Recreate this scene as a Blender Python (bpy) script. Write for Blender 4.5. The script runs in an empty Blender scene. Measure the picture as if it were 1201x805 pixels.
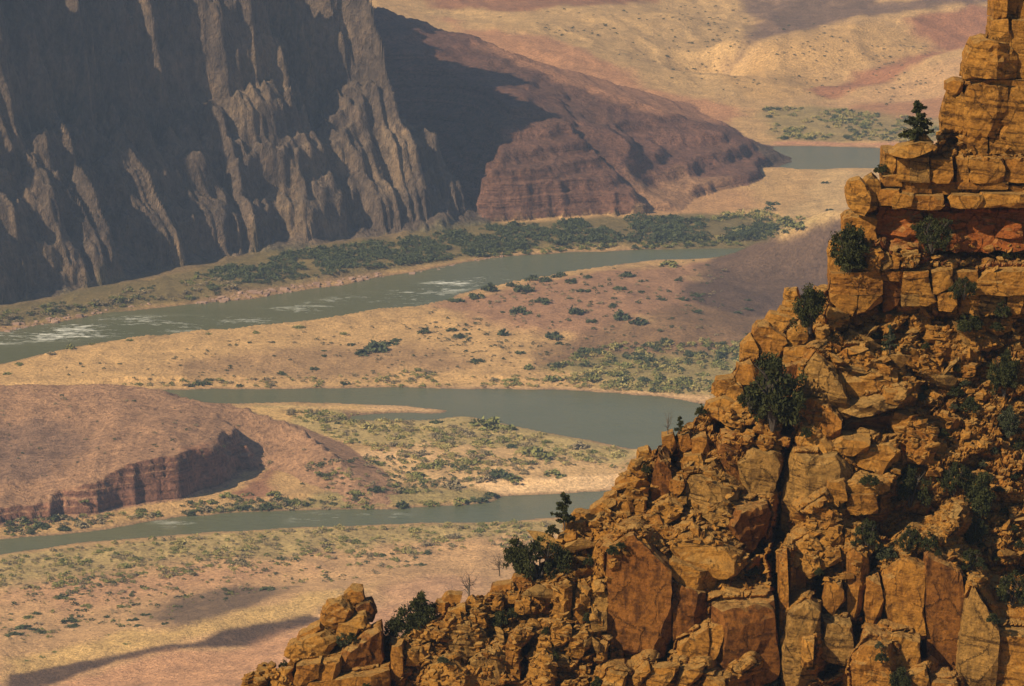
import bpy, math, random
import numpy as np
R = math.radians
scene = bpy.context.scene
C = scene.collection

# ------------------------------------------------------------------ camera, sky, sun, exposure
H = 600.0                       # camera height above the river
PITCH = 12.0                    # degrees below the horizon
FP = 4800.0                     # focal length in photograph pixels (1201 x 805)
cam_d = bpy.data.cameras.new('camera'); cam = bpy.data.objects.new('camera', cam_d); C.objects.link(cam)
cam.location = (0, 0, H); cam.rotation_euler = (R(90 - PITCH), 0, 0)
cam_d.sensor_width = 36.0; cam_d.lens = 36.0 * FP / 1201.0
cam_d.clip_start = 1.0; cam_d.clip_end = 40000.0
scene.camera = cam

SUN_AZ, SUN_EL = 55.0, 37.0     # light travels to the right and away; azimuth from +Y towards +X
world = bpy.data.worlds.new('World'); scene.world = world; world.use_nodes = True
wn = world.node_tree.nodes; wl = world.node_tree.links
sky = wn.new('ShaderNodeTexSky'); sky.sky_type = 'NISHITA'; sky.sun_disc = False
sky.sun_elevation = R(SUN_EL); sky.sun_rotation = R(SUN_AZ + 180.0); sky.altitude = 1500
bg = wn['Background']; bg.inputs['Strength'].default_value = 0.068
wl.new(sky.outputs['Color'], bg.inputs['Color'])
sun_d = bpy.data.lights.new('sun', 'SUN'); sun = bpy.data.objects.new('sun', sun_d); C.objects.link(sun)
sun_d.energy = 5.0; sun_d.angle = R(0.53); sun_d.color = (1.0, 0.85, 0.60)
sun.rotation_euler = (R(90 - SUN_EL), 0, R(-SUN_AZ))
sun.location = (-300, -200, 900)
scene.view_settings.view_transform = 'Standard'; scene.view_settings.look = 'None'
scene.view_settings.exposure = 0.45; scene.view_settings.gamma = 1.0
scene.view_settings.use_curve_mapping = False
scene.render.engine = 'CYCLES'
scene.cycles.use_denoising = True
scene.cycles.max_bounces = 4; scene.cycles.diffuse_bounces = 2; scene.cycles.volume_bounces = 0

# ------------------------------------------------------------------ helpers: noise
U32 = np.uint32
def _h(ix, iy, iz, seed):
    h = (ix.astype(np.int64) * 374761393 + iy.astype(np.int64) * 668265263 + iz.astype(np.int64) * 2147483647 + seed * 974634777) & 0xFFFFFFFF
    h = h.astype(np.uint64)
    h = ((h ^ (h >> np.uint64(13))) * np.uint64(1274126177)) & np.uint64(0xFFFFFFFF)
    h = ((h ^ (h >> np.uint64(16))) * np.uint64(2246822519)) & np.uint64(0xFFFFFFFF)
    h = h ^ (h >> np.uint64(15))
    return h.astype(np.float64) / 4294967295.0
def _s(t): return t * t * t * (t * (t * 6 - 15) + 10)
def vn2(x, y, seed=0):
    ix = np.floor(x); iy = np.floor(y); fx = _s(x - ix); fy = _s(y - iy); z = np.zeros_like(ix)
    a = _h(ix, iy, z, seed); b = _h(ix + 1, iy, z, seed); c = _h(ix, iy + 1, z, seed); d = _h(ix + 1, iy + 1, z, seed)
    return 2 * ((a + (b - a) * fx) * (1 - fy) + (c + (d - c) * fx) * fy) - 1
def fbm(x, y, o=4, seed=0):
    r = 0.0; a = 1.0; t = 0.0
    for k in range(o):
        r = r + a * vn2(x * 2 ** k + 17.3 * k, y * 2 ** k - 9.1 * k, seed + k); t += a; a *= 0.5
    return r / t
def ridged(x, y, o=3, seed=0):
    r = 0.0; a = 1.0; t = 0.0
    for k in range(o):
        r = r + a * (1 - 2 * np.abs(vn2(x * 2 ** k + 5.7 * k, y * 2 ** k + 3.1 * k, seed + k))); t += a; a *= 0.5
    return r / t
def vn3(p, seed=0):
    i = np.floor(p); f = _s(p - i); out = 0.0
    for dx in (0, 1):
        wx = f[..., 0] if dx else 1 - f[..., 0]
        for dy in (0, 1):
            wy = f[..., 1] if dy else 1 - f[..., 1]
            for dz in (0, 1):
                wz = f[..., 2] if dz else 1 - f[..., 2]
                out = out + wx * wy * wz * _h(i[..., 0] + dx, i[..., 1] + dy, i[..., 2] + dz, seed)
    return 2 * out - 1
def fbm3(p, o=3, seed=0):
    r = 0.0; a = 1.0; t = 0.0
    for k in range(o):
        r = r + a * vn3(p * 2 ** k + 7.7 * k, seed + k); t += a; a *= 0.5
    return r / t
def facets(x, y, seed, tilt=0.5):
    """broken-rock relief: each Worley cell is a flat facet with its own offset and tilt (unit cells). Returns value, edge distance, cell random"""
    ix = np.floor(x); iy = np.floor(y)
    b1 = np.full(x.shape, 9e9); b2 = b1.copy(); val = np.zeros(x.shape); cr = np.zeros(x.shape)
    for dx in (-1, 0, 1):
        for dy in (-1, 0, 1):
            cx = ix + dx; cy = iy + dy; z = np.zeros_like(cx)
            px = cx + 0.1 + 0.8 * _h(cx, cy, z, seed); py = cy + 0.1 + 0.8 * _h(cx, cy, z, seed + 1)
            d = (x - px) ** 2 + (y - py) ** 2
            o = 2 * _h(cx, cy, z, seed + 2) - 1
            tx = 2 * _h(cx, cy, z, seed + 3) - 1; ty = 2 * _h(cx, cy, z, seed + 4) - 1
            v = o + tilt * 2 * (tx * (x - px) + ty * (y - py))
            n = d < b1
            b2 = np.where(n, b1, np.minimum(b2, d)); b1 = np.where(n, d, b1); val = np.where(n, v, val); cr = np.where(n, o, cr)
    return val, np.sqrt(b2) - np.sqrt(b1), cr
def sstep(a, b, x):
    t = np.clip((x - a) / (b - a), 0, 1); return t * t * (3 - 2 * t)

# ------------------------------------------------------------------ helpers: survey (photo bearings to ground)
def ray(px, py):
    """world direction per metre of depth (Y) of a bearing in the photograph"""
    th = R(PITCH); a = (px - 600.5) / FP; b = (402.5 - py) / FP
    Y = math.cos(th) + b * math.sin(th); Z = -math.sin(th) + b * math.cos(th)
    return a / Y, Z / Y
def at(px, py, Y):
    a, b = ray(px, py); return np.array((a * Y, Y, H + b * Y))
def flat(px, py, z=0.0):
    a, b = ray(px, py); Y = (z - H) / b; return np.array((a * Y, Y))
def proj_py(Y, z):
    th = R(PITCH); t = (z - H) / Y                       # t = Z/Y
    b = (t * math.cos(th) + math.sin(th)) / (math.cos(th) - t * math.sin(th))
    return 402.5 - b * FP

def seg_sd(X, Y, poly, closed=True, vals=None):
    """signed distance to a polygon in plan (positive inside), and value interpolated along its nearest edge"""
    P = np.asarray(poly, float); n = len(P); best = np.full(X.shape, 1e18); val = np.zeros(X.shape); ins = np.zeros(X.shape, bool)
    for i in range(n if closed else n - 1):
        ax, ay = P[i]; bx, by = P[(i + 1) % n]; ex, ey = bx - ax, by - ay; L = ex * ex + ey * ey + 1e-9
        t = np.clip(((X - ax) * ex + (Y - ay) * ey) / L, 0, 1)
        d = (X - ax - t * ex) ** 2 + (Y - ay - t * ey) ** 2
        m = d < best; best = np.where(m, d, best)
        if vals is not None: val = np.where(m, vals[i] * (1 - t) + vals[(i + 1) % n] * t, val)
        c = ((ay > Y) != (by > Y)) & (X < (ex) * (Y - ay) / (ey if abs(ey) > 1e-9 else 1e-9) + ax); ins ^= c
    d = np.sqrt(best)
    return np.where(ins, d, -d), val

class RBF:
    def __init__(s, pts, c=20.0):
        P = np.array(pts, float); s.p = P[:, :2]; n = len(P); s.c = c
        K = np.sqrt(((s.p[:, None] - s.p[None]) ** 2).sum(-1) + c * c)
        A = np.zeros((n + 3, n + 3)); A[:n, :n] = K; A[:n, n] = 1; A[:n, n + 1:] = s.p / 1000; A[n, :n] = 1; A[n + 1:, :n] = s.p.T / 1000
        s.w = np.linalg.solve(A, np.concatenate([P[:, 2], [0, 0, 0]]))
    def __call__(s, X, Y):
        r = s.w[-3] + s.w[-2] * X / 1000 + s.w[-1] * Y / 1000
        for (x, y), w in zip(s.p, s.w[:-3]): r = r + w * np.sqrt((X - x) ** 2 + (Y - y) ** 2 + s.c ** 2)
        return r

# ------------------------------------------------------------------ helpers: meshes, materials
def mesh_np(name, verts, faces, mat, parent=None, attrs=None, smooth=False, link=True):
    """faces: int array (n,3) or (n,4)"""
    me = bpy.data.meshes.new(name); verts = np.asarray(verts, np.float32); faces = np.asarray(faces, np.int32)
    n, k = faces.shape
    me.vertices.add(len(verts)); me.vertices.foreach_set('co', verts.ravel())
    me.loops.add(n * k); me.loops.foreach_set('vertex_index', faces.ravel())
    me.polygons.add(n); me.polygons.foreach_set('loop_start', np.arange(0, n * k, k, dtype=np.int32))
    me.polygons.foreach_set('loop_total', np.full(n, k, np.int32))
    me.polygons.foreach_set('use_smooth', np.full(n, smooth, bool))
    for an, (typ, data) in (attrs or {}).items():
        a = me.attributes.new(an, typ, 'POINT')
        if typ == 'FLOAT': a.data.foreach_set('value', np.asarray(data, np.float32).ravel())
        else: a.data.foreach_set('color', np.asarray(data, np.float32).ravel())
    me.update(calc_edges=True); me.validate()
    if mat: me.materials.append(mat)
    if not link: return me
    o = bpy.data.objects.new(name, me); C.objects.link(o)
    if parent: o.parent = parent
    return o
def grid_faces(r, c):
    i = np.arange(r * c).reshape(r, c)
    return np.stack([i[:-1, :-1], i[:-1, 1:], i[1:, 1:], i[1:, :-1]], -1).reshape(-1, 4)
def tag(o, label=None, cat=None, group=None, kind=None):
    if label: o['label'] = label
    if cat: o['category'] = cat
    if group: o['group'] = group
    if kind: o['kind'] = kind
    return o

class NT:
    def __init__(s, name):
        s.m = bpy.data.materials.new(name); s.m.use_nodes = True; s.t = s.m.node_tree; s.n = s.t.nodes; s.l = s.t.links
        s.b = s.n['Principled BSDF']
    def new(s, typ, **kw):
        n = s.n.new(typ)
        for k, v in kw.items():
            if k in n.inputs.keys() if isinstance(k, str) else False: n.inputs[k].default_value = v
            else: setattr(n, k, v)
        return n
    def link(s, a, b): s.l.new(a, b)
    def noise(s, vec, scale, detail=3, rough=0.55):
        n = s.n.new('ShaderNodeTexNoise'); n.inputs['Scale'].default_value = scale; n.inputs['Detail'].default_value = detail
        n.inputs['Roughness'].default_value = rough; s.link(vec, n.inputs['Vector']); return n.outputs['Fac']
    def ramp(s, fac, stops):
        n = s.n.new('ShaderNodeValToRGB'); e = n.color_ramp.elements
        while len(e) < len(stops): e.new(0.5)
        for q, (p, c) in zip(e, stops): q.position = p; q.color = (*c, 1) if len(c) == 3 else c
        s.link(fac, n.inputs['Fac']); return n.outputs['Color']
    def mix(s, fac, a, b, mode='MIX'):
        n = s.n.new('ShaderNodeMix'); n.data_type = 'RGBA'; n.blend_type = mode
        for sock, v in ((n.inputs[0], fac), (n.inputs[6], a), (n.inputs[7], b)):
            if isinstance(v, (int, float)): sock.default_value = v
            elif isinstance(v, tuple): sock.default_value = (*v, 1)
            else: s.link(v, sock)
        return n.outputs[2]
    def math(s, op, a, b=0.0):
        n = s.n.new('ShaderNodeMath'); n.operation = op
        for sock, v in zip(n.inputs, (a, b)):
            if isinstance(v, (int, float)): sock.default_value = v
            else: s.link(v, sock)
        return n.outputs[0]
    def mapping(s, vec, scale, rot=(0, 0, 0)):
        n = s.n.new('ShaderNodeMapping'); n.inputs['Scale'].default_value = scale; n.inputs['Rotation'].default_value = rot
        s.link(vec, n.inputs['Vector']); return n.outputs[0]
    def bump(s, h, strength, dist):
        n = s.n.new('ShaderNodeBump'); n.inputs['Strength'].default_value = strength; n.inputs['Distance'].default_value = dist
        s.link(h, n.inputs['Height']); s.link(n.outputs[0], s.b.inputs['Normal'])
    def pos(s): return s.n.new('ShaderNodeNewGeometry').outputs['Position']

def mat_terrain():
    t = NT('desert_ground'); p = t.pos()
    a = t.new('ShaderNodeAttribute'); a.attribute_name = 'Col'
    n1 = t.noise(p, 0.07, 5, 0.65); n2 = t.noise(p, 0.45, 4, 0.75)
    vo = t.new('ShaderNodeTexVoronoi'); vo.inputs['Scale'].default_value = 0.33; t.link(p, vo.inputs['Vector'])
    c = t.mix(1.0, a.outputs['Color'], t.ramp(n1, [(0.3, (0.74, 0.74, 0.76)), (0.7, (1.22, 1.21, 1.18))]), 'MULTIPLY')
    c = t.mix(1.0, c, t.ramp(n2, [(0.3, (0.5, 0.48, 0.48)), (0.5, (1, 1, 1)), (0.7, (1.4, 1.38, 1.32))]), 'MULTIPLY')
    st = t.math('MULTIPLY', t.ramp(vo.outputs['Distance'], [(0.12, (1, 1, 1)), (0.34, (0, 0, 0))]), t.ramp(n1, [(0.45, (0, 0, 0)), (0.62, (1, 1, 1))]))
    c = t.mix(t.math('MULTIPLY', st, 0.5), c, t.mix(1.0, c, (0.35, 0.33, 0.33), 'MULTIPLY'))
    c = t.mix(1.0, c, (0.94, 0.83, 0.68), 'MULTIPLY')
    t.link(c, t.b.inputs['Base Color']); t.b.inputs['Roughness'].default_value = 0.95; t.b.inputs['Specular IOR Level'].default_value = 0.1
    t.bump(t.math('ADD', t.math('MULTIPLY', n2, 1.0), t.math('MULTIPLY', n1, 1.2)), 0.8, 2.0)
    return t.m
def mat_strata():
    t = NT('layered_shale'); g = t.n.new('ShaderNodeNewGeometry'); p = g.outputs['Position']
    a = t.new('ShaderNodeAttribute'); a.attribute_name = 'Col'
    n1 = t.noise(p, 0.07, 5, 0.65); n2 = t.noise(p, 0.32, 5, 0.75)
    sx = t.n.new('ShaderNodeSeparateXYZ'); t.link(p, sx.inputs[0]); cv = t.new('ShaderNodeCombineXYZ')
    t.link(t.math('MULTIPLY', sx.outputs['Z'], 0.33), cv.inputs[2]); t.link(t.math('MULTIPLY', n1, 2.0), cv.inputs[0])
    st = t.noise(cv.outputs[0], 1.0, 4, 0.7)
    sn = t.n.new('ShaderNodeSeparateXYZ'); t.link(g.outputs['True Normal'], sn.inputs[0])
    steep = t.ramp(sn.outputs['Z'], [(0.55, (1, 1, 1)), (0.9, (0.12, 0.12, 0.12))])
    c = t.mix(1.0, a.outputs['Color'], t.ramp(n1, [(0.3, (0.75, 0.75, 0.77)), (0.7, (1.2, 1.2, 1.17))]), 'MULTIPLY')
    c = t.mix(1.0, c, t.ramp(n2, [(0.32, (0.45, 0.44, 0.45)), (0.5, (1, 1, 1)), (0.7, (1.45, 1.4, 1.32))]), 'MULTIPLY')
    c = t.mix(steep, c, t.mix(1.0, c, t.ramp(st, [(0.36, (0.42, 0.38, 0.4)), (0.5, (1, 1, 1)), (0.66, (1.35, 1.25, 1.2))]), 'MULTIPLY'))
    c = t.mix(1.0, c, (0.88, 0.79, 0.70), 'MULTIPLY')
    t.link(c, t.b.inputs['Base Color']); t.b.inputs['Roughness'].default_value = 0.95; t.b.inputs['Specular IOR Level'].default_value = 0.1
    t.bump(t.math('ADD', t.math('MULTIPLY', st, steep), t.math('ADD', n1, t.math('MULTIPLY', n2, 0.8))), 1.0, 3.5)
    return t.m
def mat_wall():
    t = NT('canyon_wall_rock'); p = t.pos()
    a = t.new('ShaderNodeAttribute'); a.attribute_name = 'Col'
    n1 = t.noise(t.mapping(p, (0.06, 0.06, 0.03)), 1.0, 6, 0.7); n2 = t.noise(t.mapping(p, (0.22, 0.22, 0.12)), 1.0, 5, 0.7)
    c = t.mix(1.0, a.outputs['Color'], t.ramp(n1, [(0.3, (0.45, 0.45, 0.5)), (0.5, (0.95, 0.95, 0.95)), (0.7, (1.4, 1.32, 1.2))]), 'MULTIPLY')
    c = t.mix(1.0, c, t.ramp(n2, [(0.35, (0.6, 0.6, 0.62)), (0.65, (1.3, 1.28, 1.22))]), 'MULTIPLY')
    t.link(c, t.b.inputs['Base Color']); t.b.inputs['Roughness'].default_value = 0.95; t.b.inputs['Specular IOR Level'].default_value = 0.1
    t.bump(t.math('ADD', n1, t.math('MULTIPLY', n2, 0.55)), 1.0, 9.0)
    return t.m
def mat_water():
    t = NT('river_water'); p = t.pos()
    a = t.new('ShaderNodeAttribute'); a.attribute_name = 'Foam'
    w = t.mapping(p, (0.11, 0.20, 0.1), (0, 0, R(-18)))
    st = t.math('MULTIPLY', t.math('ADD', t.noise(w, 1.0, 6, 0.75), t.noise(t.mapping(p, (0.014, 0.03, 0.02)), 1.0, 3, 0.6)), 0.5)
    f = t.math('MULTIPLY', a.outputs['Fac'], t.ramp(st, [(0.52, (0, 0, 0)), (0.6, (1, 1, 1))]))
    sil = t.noise(t.mapping(p, (0.006, 0.012, 0.01)), 1.0, 4, 0.6)
    base = t.mix(sil, (0.082, 0.092, 0.040), (0.140, 0.136, 0.066))
    t.link(t.mix(f, base, (0.72, 0.7, 0.6)), t.b.inputs['Base Color'])
    t.link(t.math('ADD', t.math('MULTIPLY', f, 0.5), 0.2), t.b.inputs['Roughness'])
    t.b.inputs['IOR'].default_value = 1.33; t.b.inputs['Specular IOR Level'].default_value = 0.36
    t.bump(t.math('ADD', t.noise(t.mapping(p, (0.10, 0.22, 0.2)), 1.0, 6, 0.7), t.math('MULTIPLY', f, 0.8)), 0.7, 1.4)
    return t.m
def mat_rock(name, c1, c2, c3, lam=0.5, varnish=0.45):
    t = NT(name); g = t.n.new('ShaderNodeNewGeometry'); p = g.outputs['Position']
    big = t.noise(p, 0.22, 4, 0.6); med = t.noise(p, 1.1, 5, 0.65); fine = t.noise(p, 4.0, 6, 0.75)
    c = t.mix(t.ramp(big, [(0.35, (0, 0, 0)), (0.65, (1, 1, 1))]), c1, c2)
    c = t.mix(t.math('MULTIPLY', t.ramp(med, [(0.48, (0, 0, 0)), (0.66, (1, 1, 1))]), varnish), c, c3)
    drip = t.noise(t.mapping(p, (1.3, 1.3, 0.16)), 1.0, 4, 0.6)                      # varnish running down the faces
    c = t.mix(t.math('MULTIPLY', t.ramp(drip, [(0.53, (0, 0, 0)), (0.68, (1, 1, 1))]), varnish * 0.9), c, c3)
    dv = t.new('ShaderNodeVectorMath'); dv.operation = 'DOT_PRODUCT'; t.link(p, dv.inputs[0]); dv.inputs[1].default_value = (0.12, 0.05, 1.0)
    cv = t.new('ShaderNodeCombineXYZ'); t.link(t.math('MULTIPLY', dv.outputs['Value'], 2.6), cv.inputs[2]); t.link(t.math('MULTIPLY', med, 1.1), cv.inputs[0]); t.link(t.math('MULTIPLY', big, 5.0), cv.inputs[1])
    st = t.noise(cv.outputs[0], 1.0, 5, 0.7)
    c = t.mix(lam, c, t.mix(1.0, c, t.ramp(st, [(0.37, (0.22, 0.19, 0.17)), (0.46, (1, 1, 1)), (0.7, (1.35, 1.3, 1.25))]), 'MULTIPLY'))
    sn = t.n.new('ShaderNodeSeparateXYZ'); t.link(g.outputs['True Normal'], sn.inputs[0])
    dust = t.math('MULTIPLY', t.ramp(sn.outputs['Z'], [(0.5, (0, 0, 0)), (0.85, (1, 1, 1))]), t.ramp(med, [(0.3, (0.15, 0.15, 0.15)), (0.6, (0.75, 0.75, 0.75))]))
    c = t.mix(dust, c, (0.33, 0.195, 0.062))                                        # dust and pale breaks on the ledges
    c = t.mix(1.0, c, t.ramp(fine, [(0.3, (0.5, 0.47, 0.44)), (0.52, (1, 1, 1)), (0.72, (1.35, 1.3, 1.22))]), 'MULTIPLY')
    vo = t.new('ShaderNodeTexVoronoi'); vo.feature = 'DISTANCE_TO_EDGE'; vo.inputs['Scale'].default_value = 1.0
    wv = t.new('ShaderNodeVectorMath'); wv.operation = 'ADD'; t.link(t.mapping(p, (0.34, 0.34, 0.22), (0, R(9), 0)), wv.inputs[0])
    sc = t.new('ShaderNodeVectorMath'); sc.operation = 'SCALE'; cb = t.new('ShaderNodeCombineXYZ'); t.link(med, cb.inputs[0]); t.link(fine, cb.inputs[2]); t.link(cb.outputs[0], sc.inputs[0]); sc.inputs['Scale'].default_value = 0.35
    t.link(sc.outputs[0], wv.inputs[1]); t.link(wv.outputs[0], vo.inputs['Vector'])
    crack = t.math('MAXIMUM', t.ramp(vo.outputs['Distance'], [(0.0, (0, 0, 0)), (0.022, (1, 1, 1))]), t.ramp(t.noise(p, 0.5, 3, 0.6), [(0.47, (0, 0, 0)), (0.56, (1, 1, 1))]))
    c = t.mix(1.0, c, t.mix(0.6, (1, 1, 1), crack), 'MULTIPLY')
    t.link(c, t.b.inputs['Base Color']); t.b.inputs['Roughness'].default_value = 0.92; t.b.inputs['Specular IOR Level'].default_value = 0.12
    hh = t.math('ADD', t.math('MULTIPLY', crack, 0.22), t.math('ADD', t.math('MULTIPLY', fine, 0.45), t.math('MULTIPLY', st, 0.7 * lam + 0.1)))
    t.bump(hh, 1.0, 0.4)
    return t.m
def mat_leaf(name, c1, c2, scale=0.8):
    t = NT(name); p = t.pos()
    n = t.noise(p, scale, 3, 0.6)
    c = t.mix(t.ramp(n, [(0.35, (0, 0, 0)), (0.65, (1, 1, 1))]), c1, c2)
    t.link(c, t.b.inputs['Base Color']); t.b.inputs['Roughness'].default_value = 0.85; t.b.inputs['Specular IOR Level'].default_value = 0.1
    return t.m
def mat_plain(name, c, rough=0.9):
    t = NT(name); n = t.noise(t.pos(), 6.0, 3)
    t.link(t.mix(1.0, c, t.ramp(n, [(0.3, (0.7, 0.7, 0.7)), (0.7, (1.2, 1.2, 1.2))]), 'MULTIPLY'), t.b.inputs['Base Color'])
    t.b.inputs['Roughness'].default_value = rough; return t.m

M_TERR = mat_terrain(); M_WALL = mat_wall(); M_STRATA = mat_strata(); M_WATER = mat_water()
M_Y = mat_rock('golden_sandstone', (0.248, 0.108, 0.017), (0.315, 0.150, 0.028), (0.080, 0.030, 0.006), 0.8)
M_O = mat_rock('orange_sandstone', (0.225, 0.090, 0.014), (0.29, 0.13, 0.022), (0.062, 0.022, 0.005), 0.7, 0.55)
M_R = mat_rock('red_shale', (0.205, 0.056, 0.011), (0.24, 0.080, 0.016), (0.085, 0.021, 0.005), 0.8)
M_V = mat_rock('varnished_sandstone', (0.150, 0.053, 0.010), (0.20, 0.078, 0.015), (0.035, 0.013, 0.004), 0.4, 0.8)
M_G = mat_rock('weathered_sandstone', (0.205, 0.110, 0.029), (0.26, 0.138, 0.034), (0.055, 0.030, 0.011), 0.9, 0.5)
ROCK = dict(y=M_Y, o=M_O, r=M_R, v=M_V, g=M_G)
M_JUN = mat_leaf('juniper_foliage', (0.018, 0.021, 0.007), (0.042, 0.042, 0.012), 1.2)
M_SAGE = mat_leaf('sage_foliage', (0.035, 0.04, 0.018), (0.06, 0.06, 0.03), 1.2)
M_WOOD = mat_plain('juniper_bark', (0.05, 0.036, 0.025))
M_DEAD = mat_plain('dead_wood', (0.10, 0.075, 0.055))
M_SHRUB = mat_leaf('valley_shrub_foliage', (0.060, 0.075, 0.026), (0.125, 0.125, 0.045), 0.05)
M_TAM = mat_leaf('river_thicket_foliage', (0.055, 0.075, 0.028), (0.10, 0.115, 0.042), 0.03)

# ------------------------------------------------------------------ the valley: one height function, evaluated where the ground is seen
def F(*pts): return [flat(x, y) for x, y in pts]
river2 = F((-700, 500), (-500, 452), (-200, 415), (0, 390), (60, 379), (130, 367), (200, 360), (250, 355), (300, 350), (335, 343), (400, 335), (450, 325), (500, 316), (540, 308), (600, 300), (680, 296), (760, 293), (868, 291), (960, 288), (1060, 270),
            (1060, 277), (960, 296), (865, 296), (840, 302), (760, 305), (700, 314), (640, 325), (590, 333), (540, 345), (515, 356), (480, 362), (420, 368), (350, 380), (280, 387), (200, 395), (130, 400), (80, 408), (30, 420), (0, 428), (-200, 470), (-500, 530), (-700, 560))
river3 = F((-400, 470), (0, 462), (120, 459), (300, 456), (450, 455), (560, 456), (650, 457), (720, 461), (780, 466), (825, 473), (900, 490), (960, 520), (960, 545), (900, 568), (800, 575), (720, 575),
            (640, 580), (588, 582), (578, 588), (520, 594), (450, 597), (400, 598), (300, 600), (210, 606), (150, 616), (80, 626), (0, 633), (-300, 690), (-300, 720), (0, 650), (100, 636), (200, 628), (300, 621), (400, 617), (500, 614), (600, 611), (650, 607), (760, 606), (900, 596), (1010, 570), (1020, 525), (960, 500),
            (900, 512), (830, 530), (745, 527), (700, 518), (640, 508), (590, 498), (545, 489), (500, 493), (420, 493), (400, 489), (430, 486), (515, 485), (526, 481), (480, 477), (420, 474), (330, 472), (262, 474), (240, 478), (120, 482), (-400, 500))
river1 = F((905, 172), (960, 172), (1060, 175), (1200, 180), (1400, 190), (1400, 225), (1200, 210), (1060, 202), (1000, 200), (950, 199), (900, 196), (880, 185))

GX = np.arange(-1700, 1401, 6.0); GY = np.arange(1700, 6700, 6.0)
GXX, GYY = np.meshgrid(GX, GY)                                   # rows = Y
def interp(G, X, Y):
    fx = np.clip((X - GX[0]) / 6.0, 0, len(GX) - 1.001); fy = np.clip((Y - GY[0]) / 6.0, 0, len(GY) - 1.001)
    i = fx.astype(int); j = fy.astype(int); u = fx - i; v = fy - j
    return (G[j, i] * (1 - u) + G[j, i + 1] * u) * (1 - v) + (G[j + 1, i] * (1 - u) + G[j + 1, i + 1] * u) * v

dR = np.maximum.reduce([seg_sd(GXX, GYY, r)[0] for r in (river1, river2, river3)])   # positive in the water

def cz(*pts):                                                    # (px, py, z) on the ground
    out = []
    for x, y, z in pts: p = flat(x, y, z); out.append((p[0], p[1], z))
    return out
def cY(*pts):                                                    # (px, py, Y): elevation follows from the distance
    out = []
    for x, y, Y in pts: p = at(x, y, Y); out.append((p[0], p[1], p[2]))
    return out
FARC = cY((868, 297, 3105), (912, 277, 3095), (986, 260, 3085), (1100, 235, 3085), (1250, 205, 3085), (845, 88, 4060), (875, 62, 4140), (912, 42, 4200), (968, 29, 4240), (1009, 21, 4280), (1080, 4, 4330), (1140, -8, 4380), (985, 110, 3975), (1010, 101, 3990), (1080, 73, 4050), (1140, 51, 4100), (1200, 28, 4150))
base = RBF([(x * 1.017, y + 70, z - 13) for x, y, z in FARC] + FARC + cz(
    (-400, 720, 6), (-200, 700, 6), (0, 690, 4), (200, 660, 3), (400, 640, 3), (600, 630, 3), (850, 640, 4), (1200, 620, 8), (0, 740, 6), (200, 715, 6), (400, 680, 7), (600, 665, 7),
    (-150, 800, 15), (0, 768, 13), (150, 752, 14), (250, 728, 16), (350, 702, 16), (450, 690, 15), (600, 695, 15), (0, 805, 13), (150, 790, 13), (250, 770, 14), (350, 735, 14), (200, 805, 19), (350, 770, 21), (500, 740, 20),
    (0, 880, 24), (300, 850, 28), (600, 800, 26), (1000, 800, 34), (-500, 900, 26), (600, 980, 40), (1400, 950, 60), (-400, 980, 40),
    (420, 560, 4), (500, 550, 4), (560, 535, 5), (620, 545, 5), (680, 550, 4), (500, 500, 2.5), (600, 515, 3), (350, 490, 3), (200, 500, 3), (0, 500, 3), (-300, 520, 3),
    (-300, 470, 3), (0, 440, 3), (150, 420, 6), (300, 410, 7), (450, 400, 7), (600, 430, 5), (750, 440, 5), (250, 440, 4), (400, 435, 4), (520, 390, 8), (600, 370, 12), (640, 335, 9), (700, 345, 14), (560, 355, 9), (760, 320, 8), (800, 380, 14), (820, 430, 5), (900, 440, 7), (700, 400, 8),
    (1050, 470, 12), (1200, 500, 20), (1100, 400, 22),
    (0, 350, 4), (300, 320, 4), (500, 290, 4), (650, 275, 4), (800, 265, 4), (900, 255, 4), (960, 225, 4), (1000, 240, 5), (950, 265, 6), (850, 282, 4),
    (900, 150, 3), (1000, 155, 3), (1100, 155, 4), (950, 135, 4), (1050, 140, 5), (1200, 140, 10), (900, 122, 5), (1000, 128, 6)) + cY(
    (940, 320, 3060), (1040, 330, 3050), (900, 350, 2970), (1000, 400, 2900),
    (560, 25, 4300), (600, 30, 4200), (700, 50, 4150), (800, 100, 3990), (880, 112, 3950), (750, 70, 4080), (650, 0, 4450), (800, 20, 4330), (850, 60, 4150),
    (920, 90, 4080), (1000, 70, 4130), (980, 105, 4030),
    (1350, -20, 4200), (1060, 110, 3960), (1120, 100, 3950)) +
    [(420, 4560, 22), (200, 4500, 16), (250, 4650, 40), (0, 4600, 60), (500, 4700, 70),
     (-800, 4300, 80), (-800, 5200, 200), (0, 5400, 220), (800, 5400, 240), (0, 6600, 420), (-1600, 6600, 450), (1400, 6600, 450), (1300, 3500, 70), (1300, 2600, 60), (-1400, 2600, 20)], 22.0)
TB = base(GXX, GYY)

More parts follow.
